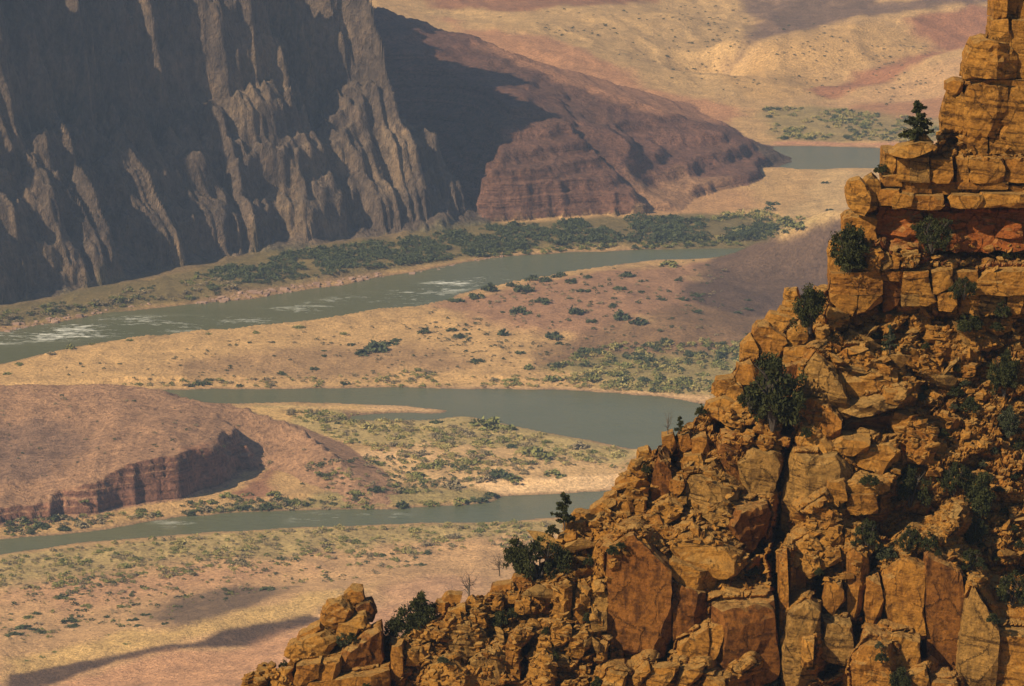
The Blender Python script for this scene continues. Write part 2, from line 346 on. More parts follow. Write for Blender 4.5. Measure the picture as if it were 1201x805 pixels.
# the red-cliffed hill on the left bank
h1_foot = F((-500, 760), (-300, 690), (0, 622), (60, 616), (110, 610), (150, 604), (187, 598), (233, 588), (267, 578), (292, 560), (312, 556), (340, 572), (400, 592), (450, 592), (478, 585), (470, 562), (420, 530), (360, 505), (300, 490), (200, 482), (0, 478), (-500, 478))
h1_sl = [1.2, 1.2, 1.3, 1.5, 1.7, 2.0, 2.4, 2.6, 2.6, 2.0, .5, .34, .26, .22, .22, .25, .3, .3, .35, .4, .4, .4]
h1_top = RBF(cY((-300, 455, 2540), (0, 455, 2540), (100, 455, 2520), (200, 468, 2500), (260, 484, 2480), (320, 505, 2450), (380, 530, 2420), (430, 560, 2395), (-100, 608, 2300), (0, 594, 2310), (50, 587, 2320), (117, 562, 2340), (160, 547, 2350), (233, 538, 2364), (300, 542, 2385), (80, 500, 2450), (200, 500, 2425), (-300, 640, 2270), (360, 560, 2370)), 15)
# the layered promontory and the long ramp behind it
h2_foot = F((470, 215), (532, 250), (556, 264), (600, 263), (650, 260), (700, 258), (742, 256), (765, 252), (840, 250), (885, 244), (915, 232), (932, 212), (932, 196), (915, 186)) + [np.array(p) for p in ((220, 3720), (180, 3900), (60, 3960), (-100, 4000), (-400, 4100), (-800, 4200), (-800, 3500))]
h2_sl = [.8, 1.2, 1.5, 1.8, 1.8, 1.8, 1.7, .5, .33, 1.0, 1.6, 1.8, 1.0, .4, .35, .35, .3, .3, .4, .4, .5]
h2_top = RBF(cY((925, 188, 3605), (900, 150, 3650), (871, 127, 3700), (835, 117, 3710), (795, 112, 3720), (728, 78, 3740), (653, 47, 3770), (594, 38, 3790), (549, 34, 3800), (493, 0, 3820), (420, -40, 3840),
    (556, 142, 3420), (600, 128, 3425), (640, 130, 3430), (680, 142, 3430), (715, 152, 3425), (735, 172, 3412), (752, 204, 3405), (780, 224, 3395), (560, 110, 3520), (620, 110, 3520), (700, 145, 3540), (760, 165, 3540), (820, 195, 3490), (850, 160, 3570), (880, 205, 3490), (900, 200, 3550), (480, 100, 3500), (500, 50, 3650), (650, 80, 3660), (750, 110, 3660)), 15)
# the great shaded canyon wall
w_foot = F((-900, 640), (-500, 470), (-250, 420), (-60, 378), (0, 362), (60, 352), (120, 341), (200, 322), (300, 301), (400, 288), (480, 278), (530, 270), (553, 264)) + [np.array(p) for p in ((-45, 3330), (-75, 3440), (-120, 3600), (-190, 3800), (-300, 4050), (-500, 4300), (-1700, 4800), (-2600, 4300), (-2600, 2300))]

D1, S1 = seg_sd(GXX, GYY, h1_foot, vals=h1_sl); T1 = h1_top(GXX, GYY)
D2, S2 = seg_sd(GXX, GYY, h2_foot, vals=h2_sl); T2 = h2_top(GXX, GYY)
DW, _ = seg_sd(GXX, GYY, w_foot)

def terr(z, s, k):
    q = z / s; f = q - np.floor(q); return z * (1 - k) + k * s * (np.floor(q) + sstep(0.3, 0.7, f))
def height(X, Y):
    dr = interp(dR, X, Y); n1 = fbm(X / 60, Y / 60, 4, 3); n2 = fbm(X / 14, Y / 14, 3, 9)
    dr = dr + 4 * fbm(X / 25, Y / 25, 3, 40)
    z = interp(TB, X, Y) + 1.8 * n1 + 0.7 * n2 + .9 * ridged(X / 34, Y / 80, 3, 45)
    far = sstep(3800, 4100, Y); z = z + far * (4.2 * ridged(X / 80 + .4 * n1, Y / 260, 3, 71) + 1.5 * n1)
    z = np.maximum(z, 1.0 + 0.7 * n1 + 0.5 * n2)
    d = -dr
    z = np.where(d > 0, np.minimum(z, 0.15 + 0.13 * d + np.maximum(0, d - 18) * 1.0), np.maximum(-3.0, -0.2 * dr))
    reg = np.zeros(X.shape, int)
    # left hill
    d1 = interp(D1, X, Y); s1 = interp(S1, X, Y); cl = sstep(0.5, 1.2, s1)
    w = d1 + cl * (6 * ridged(X / 30, Y / 60, 3, 21) + 2.6 * ridged(X / 11, Y / 30, 2, 27) - 2 + 2 * n2)
    t1 = interp(T1, X, Y) + 1.5 * n1 + 1.0 * n2
    gul = ridged(X / 26, Y / 90, 3, 25); t1 = t1 + 1.8 * gul
    h1 = 2 + s1 * w
    h1 = np.where(cl > .1, np.minimum(h1, 2 + np.maximum(0, w) * .45 + sstep(2, 12, w) * 26), h1)
    h1 = h1 + cl * 1.3 * fbm(X / 5, Y / 5, 2, 29)
    h1 = np.minimum(t1, terr(h1 + 1.0 * n1, 4.2, 0.95 * cl) + 0.6 * n2)
    m = h1 > z; z = np.where(m, h1, z); reg = np.where(m, 1, reg)
    # promontory and ramp
    d2 = interp(D2, X, Y); s2 = interp(S2, X, Y); cl = sstep(0.6, 1.2, s2)
    w = d2 + cl * (14 * ridged(X / 55, Y / 80, 3, 31) + 3 * n2) + (1 - cl) * 5 * n1
    t2 = interp(T2, X, Y) + 1.5 * n1 + .5 * n2 + 3.0 * ridged(X / 60 + .3 * n1, Y / 200, 3, 33)
    h2 = terr(np.minimum(t2, 3 + s2 * w) + 1.5 * n1 + .8 * n2, 11.0, 0.8 * (.25 + .75 * cl)) + .7 * n2 + cl * 1.8 * fbm(X / 7, Y / 7, 3, 91)
    m = h2 > z; z = np.where(m, h2, z); reg = np.where(m, 2, reg)
    # canyon wall: lower spurs and talus, then the upper cliff
    dw = interp(DW, X, Y)
    wob = fbm(X / 130, Y / 130, 3, 58); u = X * .72 + Y * .69 + 38 * wob; v = -X * .69 + Y * .72 + 30 * n1            # along and across the wall
    r1 = ridged(u / 85, v / 210, 3, 51); r2 = ridged(u / 44, v / 160, 4, 57); r3 = fbm(u / 9, v / 60, 3, 61)
    r4 = ridged(u / 30 + 3.3, v / 120, 3, 53); r5 = ridged(u / 13, v / 45, 3, 55)
    lo = np.minimum(1.4 * (dw + 16 * r1 + 14 * r4 + 5 * r5), 2.8 * (dw - 12 + 22 * r1 + 20 * r4 + 7 * r5))
    lo = np.where(dw > 0, np.minimum(lo, 66 + 26 * r1 + 30 * r4 + 10 * r5 + .25 * dw), -50)
    up = 3.0 * (dw - 58 + 34 * r2 + 8 * r5 + 24 * r1)
    up = np.minimum(up, 232 + 14 * n1 + .1 * dw)
    ta = 1.0 + .6 * (dw + 20 + 20 * wob + 10 * n1 - 8 * r4) + 1.2 * n2          # talus fans spreading from the gullies
    ta = np.minimum(ta, 44 + 22 * wob - 14 * r4)
    hw = np.maximum(np.maximum(lo, up), ta)
    hw = terr(hw + 9 * n1, 38.0, .38) - 9 * n1 * .6
    hw = np.minimum(hw, np.maximum(2.0 + 2.35 * (dw + 10 * r4 + 6 * r5), ta))
    hw = np.where(dw > -46, hw + sstep(0, 30, dw) * (9 * ridged(u / 22, v / 24, 3, 81) + 5 * fbm(X / 8, Y / 8, 3, 83)) + 1.2 * n2, -50)
    m = hw > z; z = np.where(m, hw, z); reg = np.where(m, 3, reg)
    return z, reg, dr

NC, NF, NR = 780, 2600, 620
pxs = np.linspace(-330, 1500, NC)
Yf = np.concatenate([np.linspace(1760, 3300, 1200, endpoint=False), np.linspace(3300, 4000, 800, endpoint=False), np.geomspace(4000, 6600, NF - 2000)])
ax = ray(pxs, np.full(NC, 402.5))[0]
def col_x(Y): return ax[:, None] * Y
YY = np.broadcast_to(Yf, (NC, NF)); XX = col_x(YY)
ZF, _, _ = height(XX, YY)
PYF = proj_py(YY, ZF)
dpy = np.abs(np.diff(PYF, axis=1)); dY = np.diff(Yf)[None]
run = np.minimum.accumulate(PYF, axis=1)[:, 1:]
vis = (PYF[:, 1:] <= run + 0.5)
inframe = (PYF[:, 1:] > -60) & (PYF[:, 1:] < 880)
w = np.minimum(dpy, 6) * np.where(vis & inframe, 1.0, 0.12) + 0.02 * dY * 0.35 + 0.02
k = np.exp(-0.5 * (np.arange(-12, 13) / 5.0) ** 2); k /= k.sum()
w = np.apply_along_axis(lambda a: np.convolve(np.pad(a, 12, 'edge'), k, 'valid'), 0, w)
cum = np.concatenate([np.zeros((NC, 1)), np.cumsum(w, 1)], 1); cum /= cum[:, -1:]
tt = np.linspace(0, 1, NR)
YM = np.stack([np.interp(tt, cum[i], Yf) for i in range(NC)])    # (NC, NR)
XM = ax[:, None] * YM
ZM, RM, DRM = height(XM, YM)

def hit(px, py):
    """ground point seen along a bearing"""
    i = int(np.clip(round((px - pxs[0]) / (pxs[1] - pxs[0])), 0, NC - 1))
    j = int(np.argmax(PYF[i] <= py)); a = ray(px, 402.5)[0]
    if j > 0:
        p0, p1 = PYF[i, j - 1], PYF[i, j]; t = np.clip((p0 - py) / (p0 - p1 + 1e-9), 0, 1); Y = Yf[j - 1] + t * (Yf[j] - Yf[j - 1]); z = ZF[i, j - 1] + t * (ZF[i, j] - ZF[i, j - 1])
    else: Y, z = Yf[0], ZF[i, 0]
    return np.array((a * Y, Y, z))

# ---- colours of soil, shale, sand and grass (albedo only)
def L(c): return np.array(c, float)
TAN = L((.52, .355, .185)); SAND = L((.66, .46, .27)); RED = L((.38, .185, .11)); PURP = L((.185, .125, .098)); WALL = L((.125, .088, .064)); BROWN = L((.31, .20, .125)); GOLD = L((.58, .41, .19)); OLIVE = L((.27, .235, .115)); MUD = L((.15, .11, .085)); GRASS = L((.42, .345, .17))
col = np.empty(XM.shape + (3,)); col[:] = TAN
n60 = fbm(XM / 70, YM / 110, 4, 101); n20 = fbm(XM / 18, YM / 30, 4, 103)
def blend(c, mask): 
    global col
    mask = np.clip(mask, 0, 1)[..., None]; col = col * (1 - mask) + c * mask
def patch(c, soft, amt, *pix):
    P = [hit(x, y)[:2] for x, y in pix]
    d, _ = seg_sd(XM, YM, P)
    blend(c, amt * sstep(-soft, soft, d + soft * (1.1 * n20 + .8 * n60)))
floor = RM == 0
# far hills
patch(L((0.546, 0.381, 0.197)), 20, 1, (500, 12), (560, 30), (640, 42), (720, 72), (800, 108), (880, 118), (870, 60), (880, 0), (880, -40), (500, -40))
patch(RED * .8, 10, .9, (500, 0), (510, 10), (620, 14), (720, 4), (780, -8), (600, -30), (490, -20))
patch(PURP * 1.05, 12, .95, (868, 65), (880, 20), (860, -5), (1000, -20), (1160, -10), (1170, 0), (1050, 14), (985, 22), (920, 40), (850, 85))
patch(L((0.533, 0.356, 0.171)), 14, 1, (845, 90), (880, 63), (915, 44), (970, 32), (1040, 28), (1085, 45), (1090, 60), (1040, 75), (960, 85), (960, 112), (880, 118))
patch(RED * .9, 12, .95, (1040, 22), (1165, 0), (1190, 25), (1140, 50), (1060, 80), (1000, 104), (965, 116), (940, 105), (1000, 85), (1095, 60), (1060, 38))
patch(L((0.521, 0.343, 0.191)), 14, 1, (960, 122), (1010, 107), (1085, 77), (1145, 54), (1250, 20), (1250, 130), (1050, 138), (960, 130))
patch(RED * 1.0, 12, .7, (960, 132), (1010, 122), (1130, 108), (1200, 120), (1050, 145))
patch(OLIVE, 14, .75, (895, 128), (960, 125), (1060, 138), (1200, 150), (1200, 165), (1050, 167), (905, 165))
patch(L((0.508, 0.279, 0.191)), 5, .9, (905, 166), (1050, 168), (1200, 172), (1200, 178), (1050, 172), (905, 170))
patch(L((0.546, 0.394, 0.216)), 10, 1, (960, 201), (1050, 204), (1060, 260), (960, 268), (905, 255), (940, 235))
patch(GRASS, 14, .7, (820, 258), (900, 246), (960, 262), (900, 285), (840, 285))
# delta in mid valley
patch(L((0.559, 0.381, 0.197)), 25, 1, (-300, 470), (0, 428), (150, 400), (350, 382), (520, 362), (640, 420), (700, 455), (300, 455), (0, 458))
patch(L((0.34, 0.225, 0.135)), 18, .8, (120, 432), (300, 410), (480, 405), (560, 430), (420, 440), (250, 442))
patch(L((.36, .215, .145)), 14, .95, (515, 358), (600, 335), (700, 318), (830, 305), (840, 360), (700, 400), (560, 380))
patch(BROWN * .72, 24, .95, (640, 400), (760, 370), (860, 320), (980, 300), (1150, 300), (1150, 440), (900, 430), (760, 425), (620, 430))
patch(PURP * .75, 8, 1, (815, 318), (862, 292), (915, 278), (986, 260), (1150, 235), (1300, 330), (1000, 400), (900, 372), (820, 360), (790, 345))
patch(L((0.27, 0.24, 0.11)), 12, .8, (640, 432), (720, 415), (880, 410), (1000, 440), (830, 462), (720, 456))
patch(SAND, 3, .95, (120, 458), (300, 454), (560, 453), (660, 455), (725, 458), (785, 462), (830, 465), (832, 476), (780, 468), (650, 459), (300, 458))
# spit, mud and low delta
patch(MUD * 1.2, 4, .9, (390, 482), (530, 484), (530, 494), (400, 494))
patch(GRASS * 1.1, 5, .9, (300, 476), (400, 480), (400, 492), (560, 490), (600, 498), (700, 520), (750, 530), (730, 548), (600, 525), (500, 520), (420, 520), (350, 500))
patch(SAND * .95, 3, 1, (255, 473), (420, 472), (480, 476), (525, 480), (515, 484), (420, 481), (300, 479))
patch(GOLD, 3, .8, (265, 474), (400, 474), (440, 478), (380, 480), (290, 478))
patch(L((0.61, 0.432, 0.241)), 8, .9, (390, 525), (500, 520), (640, 530), (740, 550), (720, 575), (560, 575), (440, 560))
patch(OLIVE * 1.1, 6, .85, (380, 578), (470, 570), (560, 575), (590, 582), (560, 590), (450, 596), (340, 598), (240, 604), (250, 594), (340, 590))
patch(L((.80, .58, .36)), 3, 1, (545, 568), (600, 566), (660, 560), (735, 554), (742, 574), (640, 581), (592, 582), (575, 576))
patch(SAND * 1.1, 5, .9, (400, 530), (440, 526), (520, 535), (470, 545), (420, 540))
# near bank
patch(L((0.546, 0.362, 0.21)), 40, 1, (-300, 700), (0, 652), (300, 625), (650, 610), (900, 610), (900, 900), (-300, 900))
patch(GRASS * .95, 12, .85, (-300, 720), (0, 652), (300, 623), (600, 612), (800, 608), (800, 622), (560, 630), (380, 648), (150, 668), (0, 690))
patch(L((0.508, 0.298, 0.197)), 25, .6, (0, 690), (250, 660), (360, 665), (250, 690), (60, 715))
patch(MUD * 1.0, 10, .9, (150, 722), (200, 700), (290, 688), (345, 688), (320, 700), (265, 718), (200, 735))
patch(GOLD * 1.0, 9, .9, (0, 772), (120, 745), (230, 738), (290, 716), (360, 697), (440, 684), (440, 696), (350, 722), (270, 735), (200, 752), (100, 775), (0, 795))
patch(PURP * .62, 3, 1, (0, 792), (60, 782), (150, 765), (230, 752), (270, 738), (360, 722), (380, 728), (330, 740), (290, 757), (200, 762), (130, 775), (50, 803), (0, 825))
patch(L((0.546, 0.318, 0.203)), 8, .9, (50, 806), (140, 777), (205, 763), (290, 760), (340, 742), (420, 720), (520, 700), (600, 720), (400, 805), (200, 860), (50, 860))
patch(L((0.533, 0.324, 0.222)), 20, .7, (430, 690), (520, 672), (580, 680), (560, 720), (450, 740))
# strata on the hills
zb = ZM + 2.0 * n60
def bands(s, seed): 
    return vn2(zb / s, np.full(zb.shape, .5), seed) * .6 + vn2(zb / s * 2.7, np.full(zb.shape, 3.5), seed) * .4
gradY = np.abs(np.gradient(ZM, axis=1)) / (np.abs(np.gradient(YM, axis=1)) + 1e-6)
steep = sstep(.7, 1.4, gradY)
m1 = (RM == 1)
b = bands(2.2, 7)[..., None]
c1 = L((.43, .265, .165)) * (1 + .14 * n20[..., None]); rock1 = np.clip(L((.26, .14, .10)) * (1 + .8 * b), .03, 1)
c1 = c1 * (1 - steep[..., None]) + rock1 * steep[..., None]
col = np.where(m1[..., None], c1, col)
patch(PURP * 1.15, 12, .7, (-40, 495), (50, 498), (110, 520), (60, 560), (-40, 575))
patch(RED * 1.0, 5, .9, (212, 528), (275, 528), (300, 532), (270, 536), (225, 537))
patch(L((0.27, 0.13, 0.1)), 5, .8, (268, 580), (300, 556), (318, 548), (325, 560), (320, 580), (290, 588))
m2 = (RM == 2)
b = bands(5.0, 17)[..., None]
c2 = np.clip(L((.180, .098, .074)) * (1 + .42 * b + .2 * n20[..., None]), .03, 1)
pale_mask = sstep(-.1, .5, n60)[..., None]  # random patches of slightly paler brown rock
c2 = c2 * (1 - .3 * pale_mask) + L((.20, .12, .085)) * .3 * pale_mask
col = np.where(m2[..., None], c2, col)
patch(L((0.47, 0.254, 0.152)), 12, .9, (525, 22), (550, 34), (600, 37), (655, 48), (690, 66), (735, 80), (765, 104), (800, 113), (840, 119), (875, 129), (850, 140), (790, 140), (720, 120), (640, 90), (570, 60))
patch(L((0.47, 0.286, 0.165)), 14, .8, (745, 215), (800, 205), (850, 210), (885, 225), (880, 246), (800, 252), (760, 250))
m3 = (RM == 3)
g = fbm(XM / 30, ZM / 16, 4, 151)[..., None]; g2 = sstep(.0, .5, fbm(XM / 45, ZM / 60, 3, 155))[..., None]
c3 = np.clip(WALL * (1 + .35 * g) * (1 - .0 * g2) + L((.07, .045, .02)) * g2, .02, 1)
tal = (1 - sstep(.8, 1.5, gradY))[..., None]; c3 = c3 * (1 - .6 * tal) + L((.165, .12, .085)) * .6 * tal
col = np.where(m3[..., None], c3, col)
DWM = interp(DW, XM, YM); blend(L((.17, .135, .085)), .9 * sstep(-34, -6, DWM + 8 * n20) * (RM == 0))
# damp rim along every bank, and river bed
d = -DRM
blend(L((.30, .20, .13)), .7 * sstep(6, 1, d) * (d > 0)); blend(MUD, (d <= 0) * 1.0)
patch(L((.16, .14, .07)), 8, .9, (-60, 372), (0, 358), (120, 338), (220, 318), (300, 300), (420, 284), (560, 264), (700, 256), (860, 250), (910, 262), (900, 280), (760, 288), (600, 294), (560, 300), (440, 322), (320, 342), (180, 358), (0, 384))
patch(L((0.29, 0.2, 0.13)), 5, .8, (230, 352), (300, 338), (420, 322), (450, 318), (440, 326), (330, 343), (240, 356))

V = np.stack([XM, YM, ZM], -1).reshape(-1, 3); CC = np.concatenate([col.reshape(-1, 3), np.ones((V.shape[0], 1))], 1)
FA = grid_faces(NC, NR)[:, ::-1]
reg_f = RM.reshape(-1)[FA]; reg_f = np.sort(reg_f, 1)[:, 2]
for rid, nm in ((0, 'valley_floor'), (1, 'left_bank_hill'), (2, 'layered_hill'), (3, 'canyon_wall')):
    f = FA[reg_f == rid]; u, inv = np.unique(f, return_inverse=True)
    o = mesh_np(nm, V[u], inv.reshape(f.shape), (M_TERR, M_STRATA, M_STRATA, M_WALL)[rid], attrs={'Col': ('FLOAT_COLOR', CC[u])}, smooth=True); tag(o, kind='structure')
# the ground goes on below and behind the camera and to both sides
def apron(nm, xs, ys, fz):
    X, Y = np.meshgrid(xs, ys); Z = fz(X, Y)
    n = fbm(X / 300, Y / 300, 3, 5)[..., None]
    c = np.concatenate([(TAN * (1 + .2 * n)).reshape(-1, 3), np.ones((X.size, 1))], 1)
    tag(mesh_np(nm, np.stack([X, Y, Z], -1).reshape(-1, 3), grid_faces(*X.shape), M_TERR, attrs={'Col': ('FLOAT_COLOR', c)}, smooth=True), kind='structure')
apron('plain', np.linspace(-9000, 9000, 60), np.linspace(-3000, 20000, 80), lambda X, Y: -12 + 0 * X)

# ---- water
wy = 1 / np.linspace(1 / 2180, 1 / 3900, 210); wx = np.linspace(-330, 1500, 260)
WX = ray(wx, 402.5)[0][None] * wy[:, None]; WY = np.broadcast_to(wy[:, None], WX.shape)
foam = np.zeros(WX.shape)
for a, poly in ((1.0, F((-60, 388), (60, 374), (140, 370), (215, 371), (330, 372), (300, 384), (210, 390), (120, 398), (40, 402), (-60, 415))),
                (1.0, F((440, 345), (520, 326), (580, 322), (600, 328), (540, 342), (500, 356), (440, 360))),
                (.55, F((300, 362), (440, 340), (470, 352), (360, 372))),
                (.6, F((170, 610), (210, 607), (240, 612), (200, 620))), (.55, F((340, 602), (480, 599), (480, 610), (340, 612)))):
    d, _ = seg_sd(WX, WY, poly); foam = np.maximum(foam, a * sstep(-6, 14, d))
rv = mesh_np('river', np.stack([WX, WY, np.zeros(WX.shape)], -1).reshape(-1, 3), grid_faces(*WX.shape), M_WATER, attrs={'Foam': ('FLOAT', foam)}, smooth=True)
tag(rv, kind='structure')

# ------------------------------------------------------------------ the near sandstone ridge
CREST = np.array([(60, 1060), (150, 940), (240, 840), (285, 806), (310, 795), (335, 782), (348, 762), (375, 735), (400, 715), (425, 722), (445, 742), (470, 748), (510, 722), (530, 710), (560, 700), (585, 692), (620, 672), (650, 648), (660, 632), (690, 606), (728, 572), (748, 540), (782, 518), (800, 503), (830, 478), (852, 450), (872, 415), (886, 390), (930, 362), (958, 352), (972, 338), (978, 308), (992, 282), (1010, 262), (1032, 232), (1044, 192), (1060, 178), (1100, 168), (1112, 122), (1126, 100), (1142, 70), (1162, 35), (1172, -10), (1200, -90), (1300, -180), (1560, -330)], float)
def crest(px): return np.interp(px, CREST[:, 0], CREST[:, 1])
def y_base(px, py):
    """depth of the ridge face: a steep broken slope, a cliff band on top of it"""
    px = np.asarray(px, float); py = np.asarray(py, float)
    Y = 404.0 - 0.052 * (py - 402)
    t = sstep(380, 330, py) * sstep(940, 1000, px)
    Y = Y * (1 - t) + t * (412.5 - 0.012 * (py - 320))
    return Y + 0.004 * (px - 800)
CLEFTS = [((918, 420), (905, 455), (925, 505)), ((928, 520), (921, 560), (919, 610), (905, 655), (912, 700), (915, 805)), ((1085, 655), (1083, 700), (1082, 765)), ((1030, 655), (1008, 700), (1000, 745), (985, 775), (970, 790)), ((787, 655), (786, 720), (778, 775)),
          ((845, 500), (880, 500)), ((893, 590), (890, 640), (860, 660)), ((975, 500), (1010, 495), (1048, 490)), ((960, 655), (962, 700), (965, 720)), ((615, 745), (612, 790)), ((448, 750), (455, 800)), ((780, 525), (790, 540), (800, 548)), ((1125, 690), (1122, 780)), ((1113, 190), (1112, 243)), ((670, 690), (672, 725)), ((1034, 345), (1040, 365))]
def ico(sub):
    import bmesh
    bm = bmesh.new(); bmesh.ops.create_icosphere(bm, subdivisions=sub, radius=1.0)
    vs = np.array([v.co[:] for v in bm.verts]); bm.verts.index_update(); fs = np.array([[v.index for v in f.verts] for f in bm.faces]); bm.free()
    return vs / np.linalg.norm(vs, axis=1)[:, None], fs
ICO = {s: ico(s) for s in (1, 2, 3, 4, 5)}

def hull2(pts):
    pts = sorted(map(tuple, pts))
    def half(ps):
        o = []
        for p in ps:
            while len(o) >= 2 and (o[-1][0] - o[-2][0]) * (p[1] - o[-2][1]) - (o[-1][1] - o[-2][1]) * (p[0] - o[-2][0]) <= 0: o.pop()
            o.append(p)
        return o
    a = half(pts); b = half(pts[::-1]); return a[:-1] + b[:-1]
def chips(p, seed):
    """broken facets in space: every cell a plane with its own offset and tilt"""
    i = np.floor(p); b = np.full(len(p), 9e9); val = np.zeros(len(p))
    for dx in (-1, 0, 1):
        for dy in (-1, 0, 1):
            for dz in (-1, 0, 1):
                c = i + (dx, dy, dz); a = c[:, 0], c[:, 1], c[:, 2]
                f = c + .1 + .8 * np.stack([_h(*a, seed + 21), _h(*a, seed + 22), _h(*a, seed + 23)], 1); e = p - f
                d = (e * e).sum(1); o = 2 * _h(*a, seed + 24) - 1
                t = (2 * np.stack([_h(*a, seed + 25), _h(*a, seed + 26), _h(*a, seed + 27)], 1) - 1)
                n = d < b; b = np.where(n, d, b); val = np.where(n, o * .8 + (t * e).sum(1) * 1.1, val)
    return val
def rock_shape(planes, ext, sub, seed, rough, lam, scale, pw=60, org=None):
    """convex broken block: intersection of half-spaces (n, d) round the origin, edges slightly worn, surface rough or laminated"""
    d, f = ICO[sub]; dirs = d * np.array(ext); dirs = dirs / np.linalg.norm(dirs, axis=1)[:, None]
    N = np.array([np.array(n, float) / np.linalg.norm(n) for n, _ in planes]); D = np.array([max(k, .04) for _, k in planes])
    S = (dirs @ N.T) / D; r = 1.0 / np.maximum(S.max(1), 1e-6); p = dirs * r[:, None]
    tol = .62 * float(np.linalg.norm(p[f[:, 0]] - p[f[:, 1]], axis=1).mean())
    a = S.argmax(1); na = N[a]; ar = np.arange(len(p))
    for step in (0, 1):                                            # pull vertices onto the true edges, then the corners
        E = D - p @ N.T; C2 = na @ N.T; E[ar, a] = 1e9
        if step: E[ar, b_] = 1e9
        gl = np.sqrt(np.maximum(1 - C2 ** 2, .02)); Dist = np.where(E > -.02, E / gl, 1e9); k = Dist.argmin(1); e = E[ar, k]; nk = N[k]
        if step == 0:
            g = nk - C2[ar, k][:, None] * na; g2 = (g * g).sum(1); mv = (Dist[ar, k] < tol) & (g2 > .02); b_ = np.where(mv, k, a)
            p = np.where(mv[:, None], p + g * (e / np.maximum(g2, .02))[:, None], p); mv0 = mv
        else:
            l = np.cross(na, N[b_]); dl = (l * nk).sum(1); t_ = e / np.where(np.abs(dl) < .05, 1e9, dl); ok = mv0 & (np.abs(t_) * np.linalg.norm(l, axis=1) < tol)
            p = np.where(ok[:, None], p + l * t_[:, None], p)
    q = p / scale
    dd = rough * scale * .18 * fbm3(q * 7 + seed, 2, seed + 9)
    dd += rough * scale * (.75 * chips(q * 1.5 + 31.7 * (seed % 97), seed) + .38 * chips(q * 3.6 + 11.1 * (seed % 89), seed + 3))
    if lam and org is not None:                                    # beds run on from block to block
        wp = p + np.array(org); w = (wp[:, 2] + .12 * wp[:, 0] + .05 * wp[:, 1] + .25 * fbm3(wp / 2.5, 2, 3)) / lam
        k = np.floor(w); fr = w - k; hd = _h(k, k * 0, k * 0, 991)
        dd += scale * .10 * (hd - .5) * sstep(0, .12, fr) * sstep(1, .85, fr) - scale * .05 * np.exp(-((fr - .5) / .5) ** 8) * 0 - .06 * scale * (1 - sstep(0, .1, fr) * sstep(1, .9, fr))
    return p + dirs * dd[:, None], f

BLOCKS = 0; PENDING = []; FRONT = []
def block(poly, dy=0.6, th=2.5, face=(0, 0), mat='o', lam=0.0, cuts=(), Y=None, rough=.07, name='rock_block', parent='ridge', worn=140):
    """one block of the ridge: outline as surveyed, front depth relative to the slope, own thickness and facing"""
    global BLOCKS; BLOCKS += 1; seed = 1000 + BLOCKS; rng = np.random.RandomState(seed)
    hp = hull2(poly); hp = np.array(hp, float); c = hp.mean(0); ex_ = hp - c; hp = c + ex_ * (1 + 1.6 / np.maximum(np.linalg.norm(ex_, axis=1), 4))[:, None]
    Yc = (float(y_base(c[0], c[1])) - dy) if Y is None else Y
    W = np.array([at(x, y, Yc + .35 * th)[[0, 2]] for x, y in hp]); cc = W.mean(0)
    W = W - cc; planes = []; m = len(W)
    area = 0.5 * np.sum(W[:, 0] * np.roll(W[:, 1], -1) - W[:, 1] * np.roll(W[:, 0], -1)); sg = 1 if area > 0 else -1
    for i in range(m):
        a = W[i]; b = W[(i + 1) % m]; e = b - a; Ln = np.hypot(*e)
        if Ln < .08: continue
        n = np.array((e[1], -e[0])) * sg / Ln
        ty = rng.uniform(-.12, .02) if Y is None else rng.uniform(-.04, .01); nn = np.array((n[0], ty, n[1])); k = (a @ n) - ty * 0.0
        planes.append((nn, (k) / np.linalg.norm(nn)))
    ext = np.abs(W).max(0); size = float(np.sqrt(ext[0] * ext[1]))
    f = np.array((face[0], -1.0, face[1])); planes.append((f, th / 2 / np.linalg.norm(f)))
    cor = np.array([(x, y, z) for x, z in W for y in (-th / 2, th / 2)])
    for q in range(5 if Y is None else 3):                                              # broken corners and edges
        f = np.array((rng.uniform(-1, 1), rng.uniform(-1.0, -.25), rng.uniform(-.7, 1))); f /= np.linalg.norm(f)
        planes.append((f, (rng.uniform(.70, .95) if Y is None else rng.uniform(.86, .98)) * float((cor @ f).max())))
    for (nx, nz, k) in cuts:
        f = np.array((nx, -1.0, nz)); planes.append((f, k * th / 2 / np.linalg.norm(f)))
    planes.append(((0, 1, 0), th / 2)); 
    sub = 5 if size > 5.0 else 4 if size > 1.7 else 3
    p, fc = rock_shape(planes, (ext[0], th / 2, ext[1]), sub, seed, rough * 1.15, lam if lam else (.5 + .5 * rng.rand()), max(.5, min(size, 2.2)), worn, (cc[0], Yc + th / 2, cc[1]))
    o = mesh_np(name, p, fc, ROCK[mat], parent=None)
    o.location = (cc[0], Yc + th / 2, cc[1])
    if parent: PENDING.append(o)
    FRONT.append((hp, Yc, th))
    return o

B = block
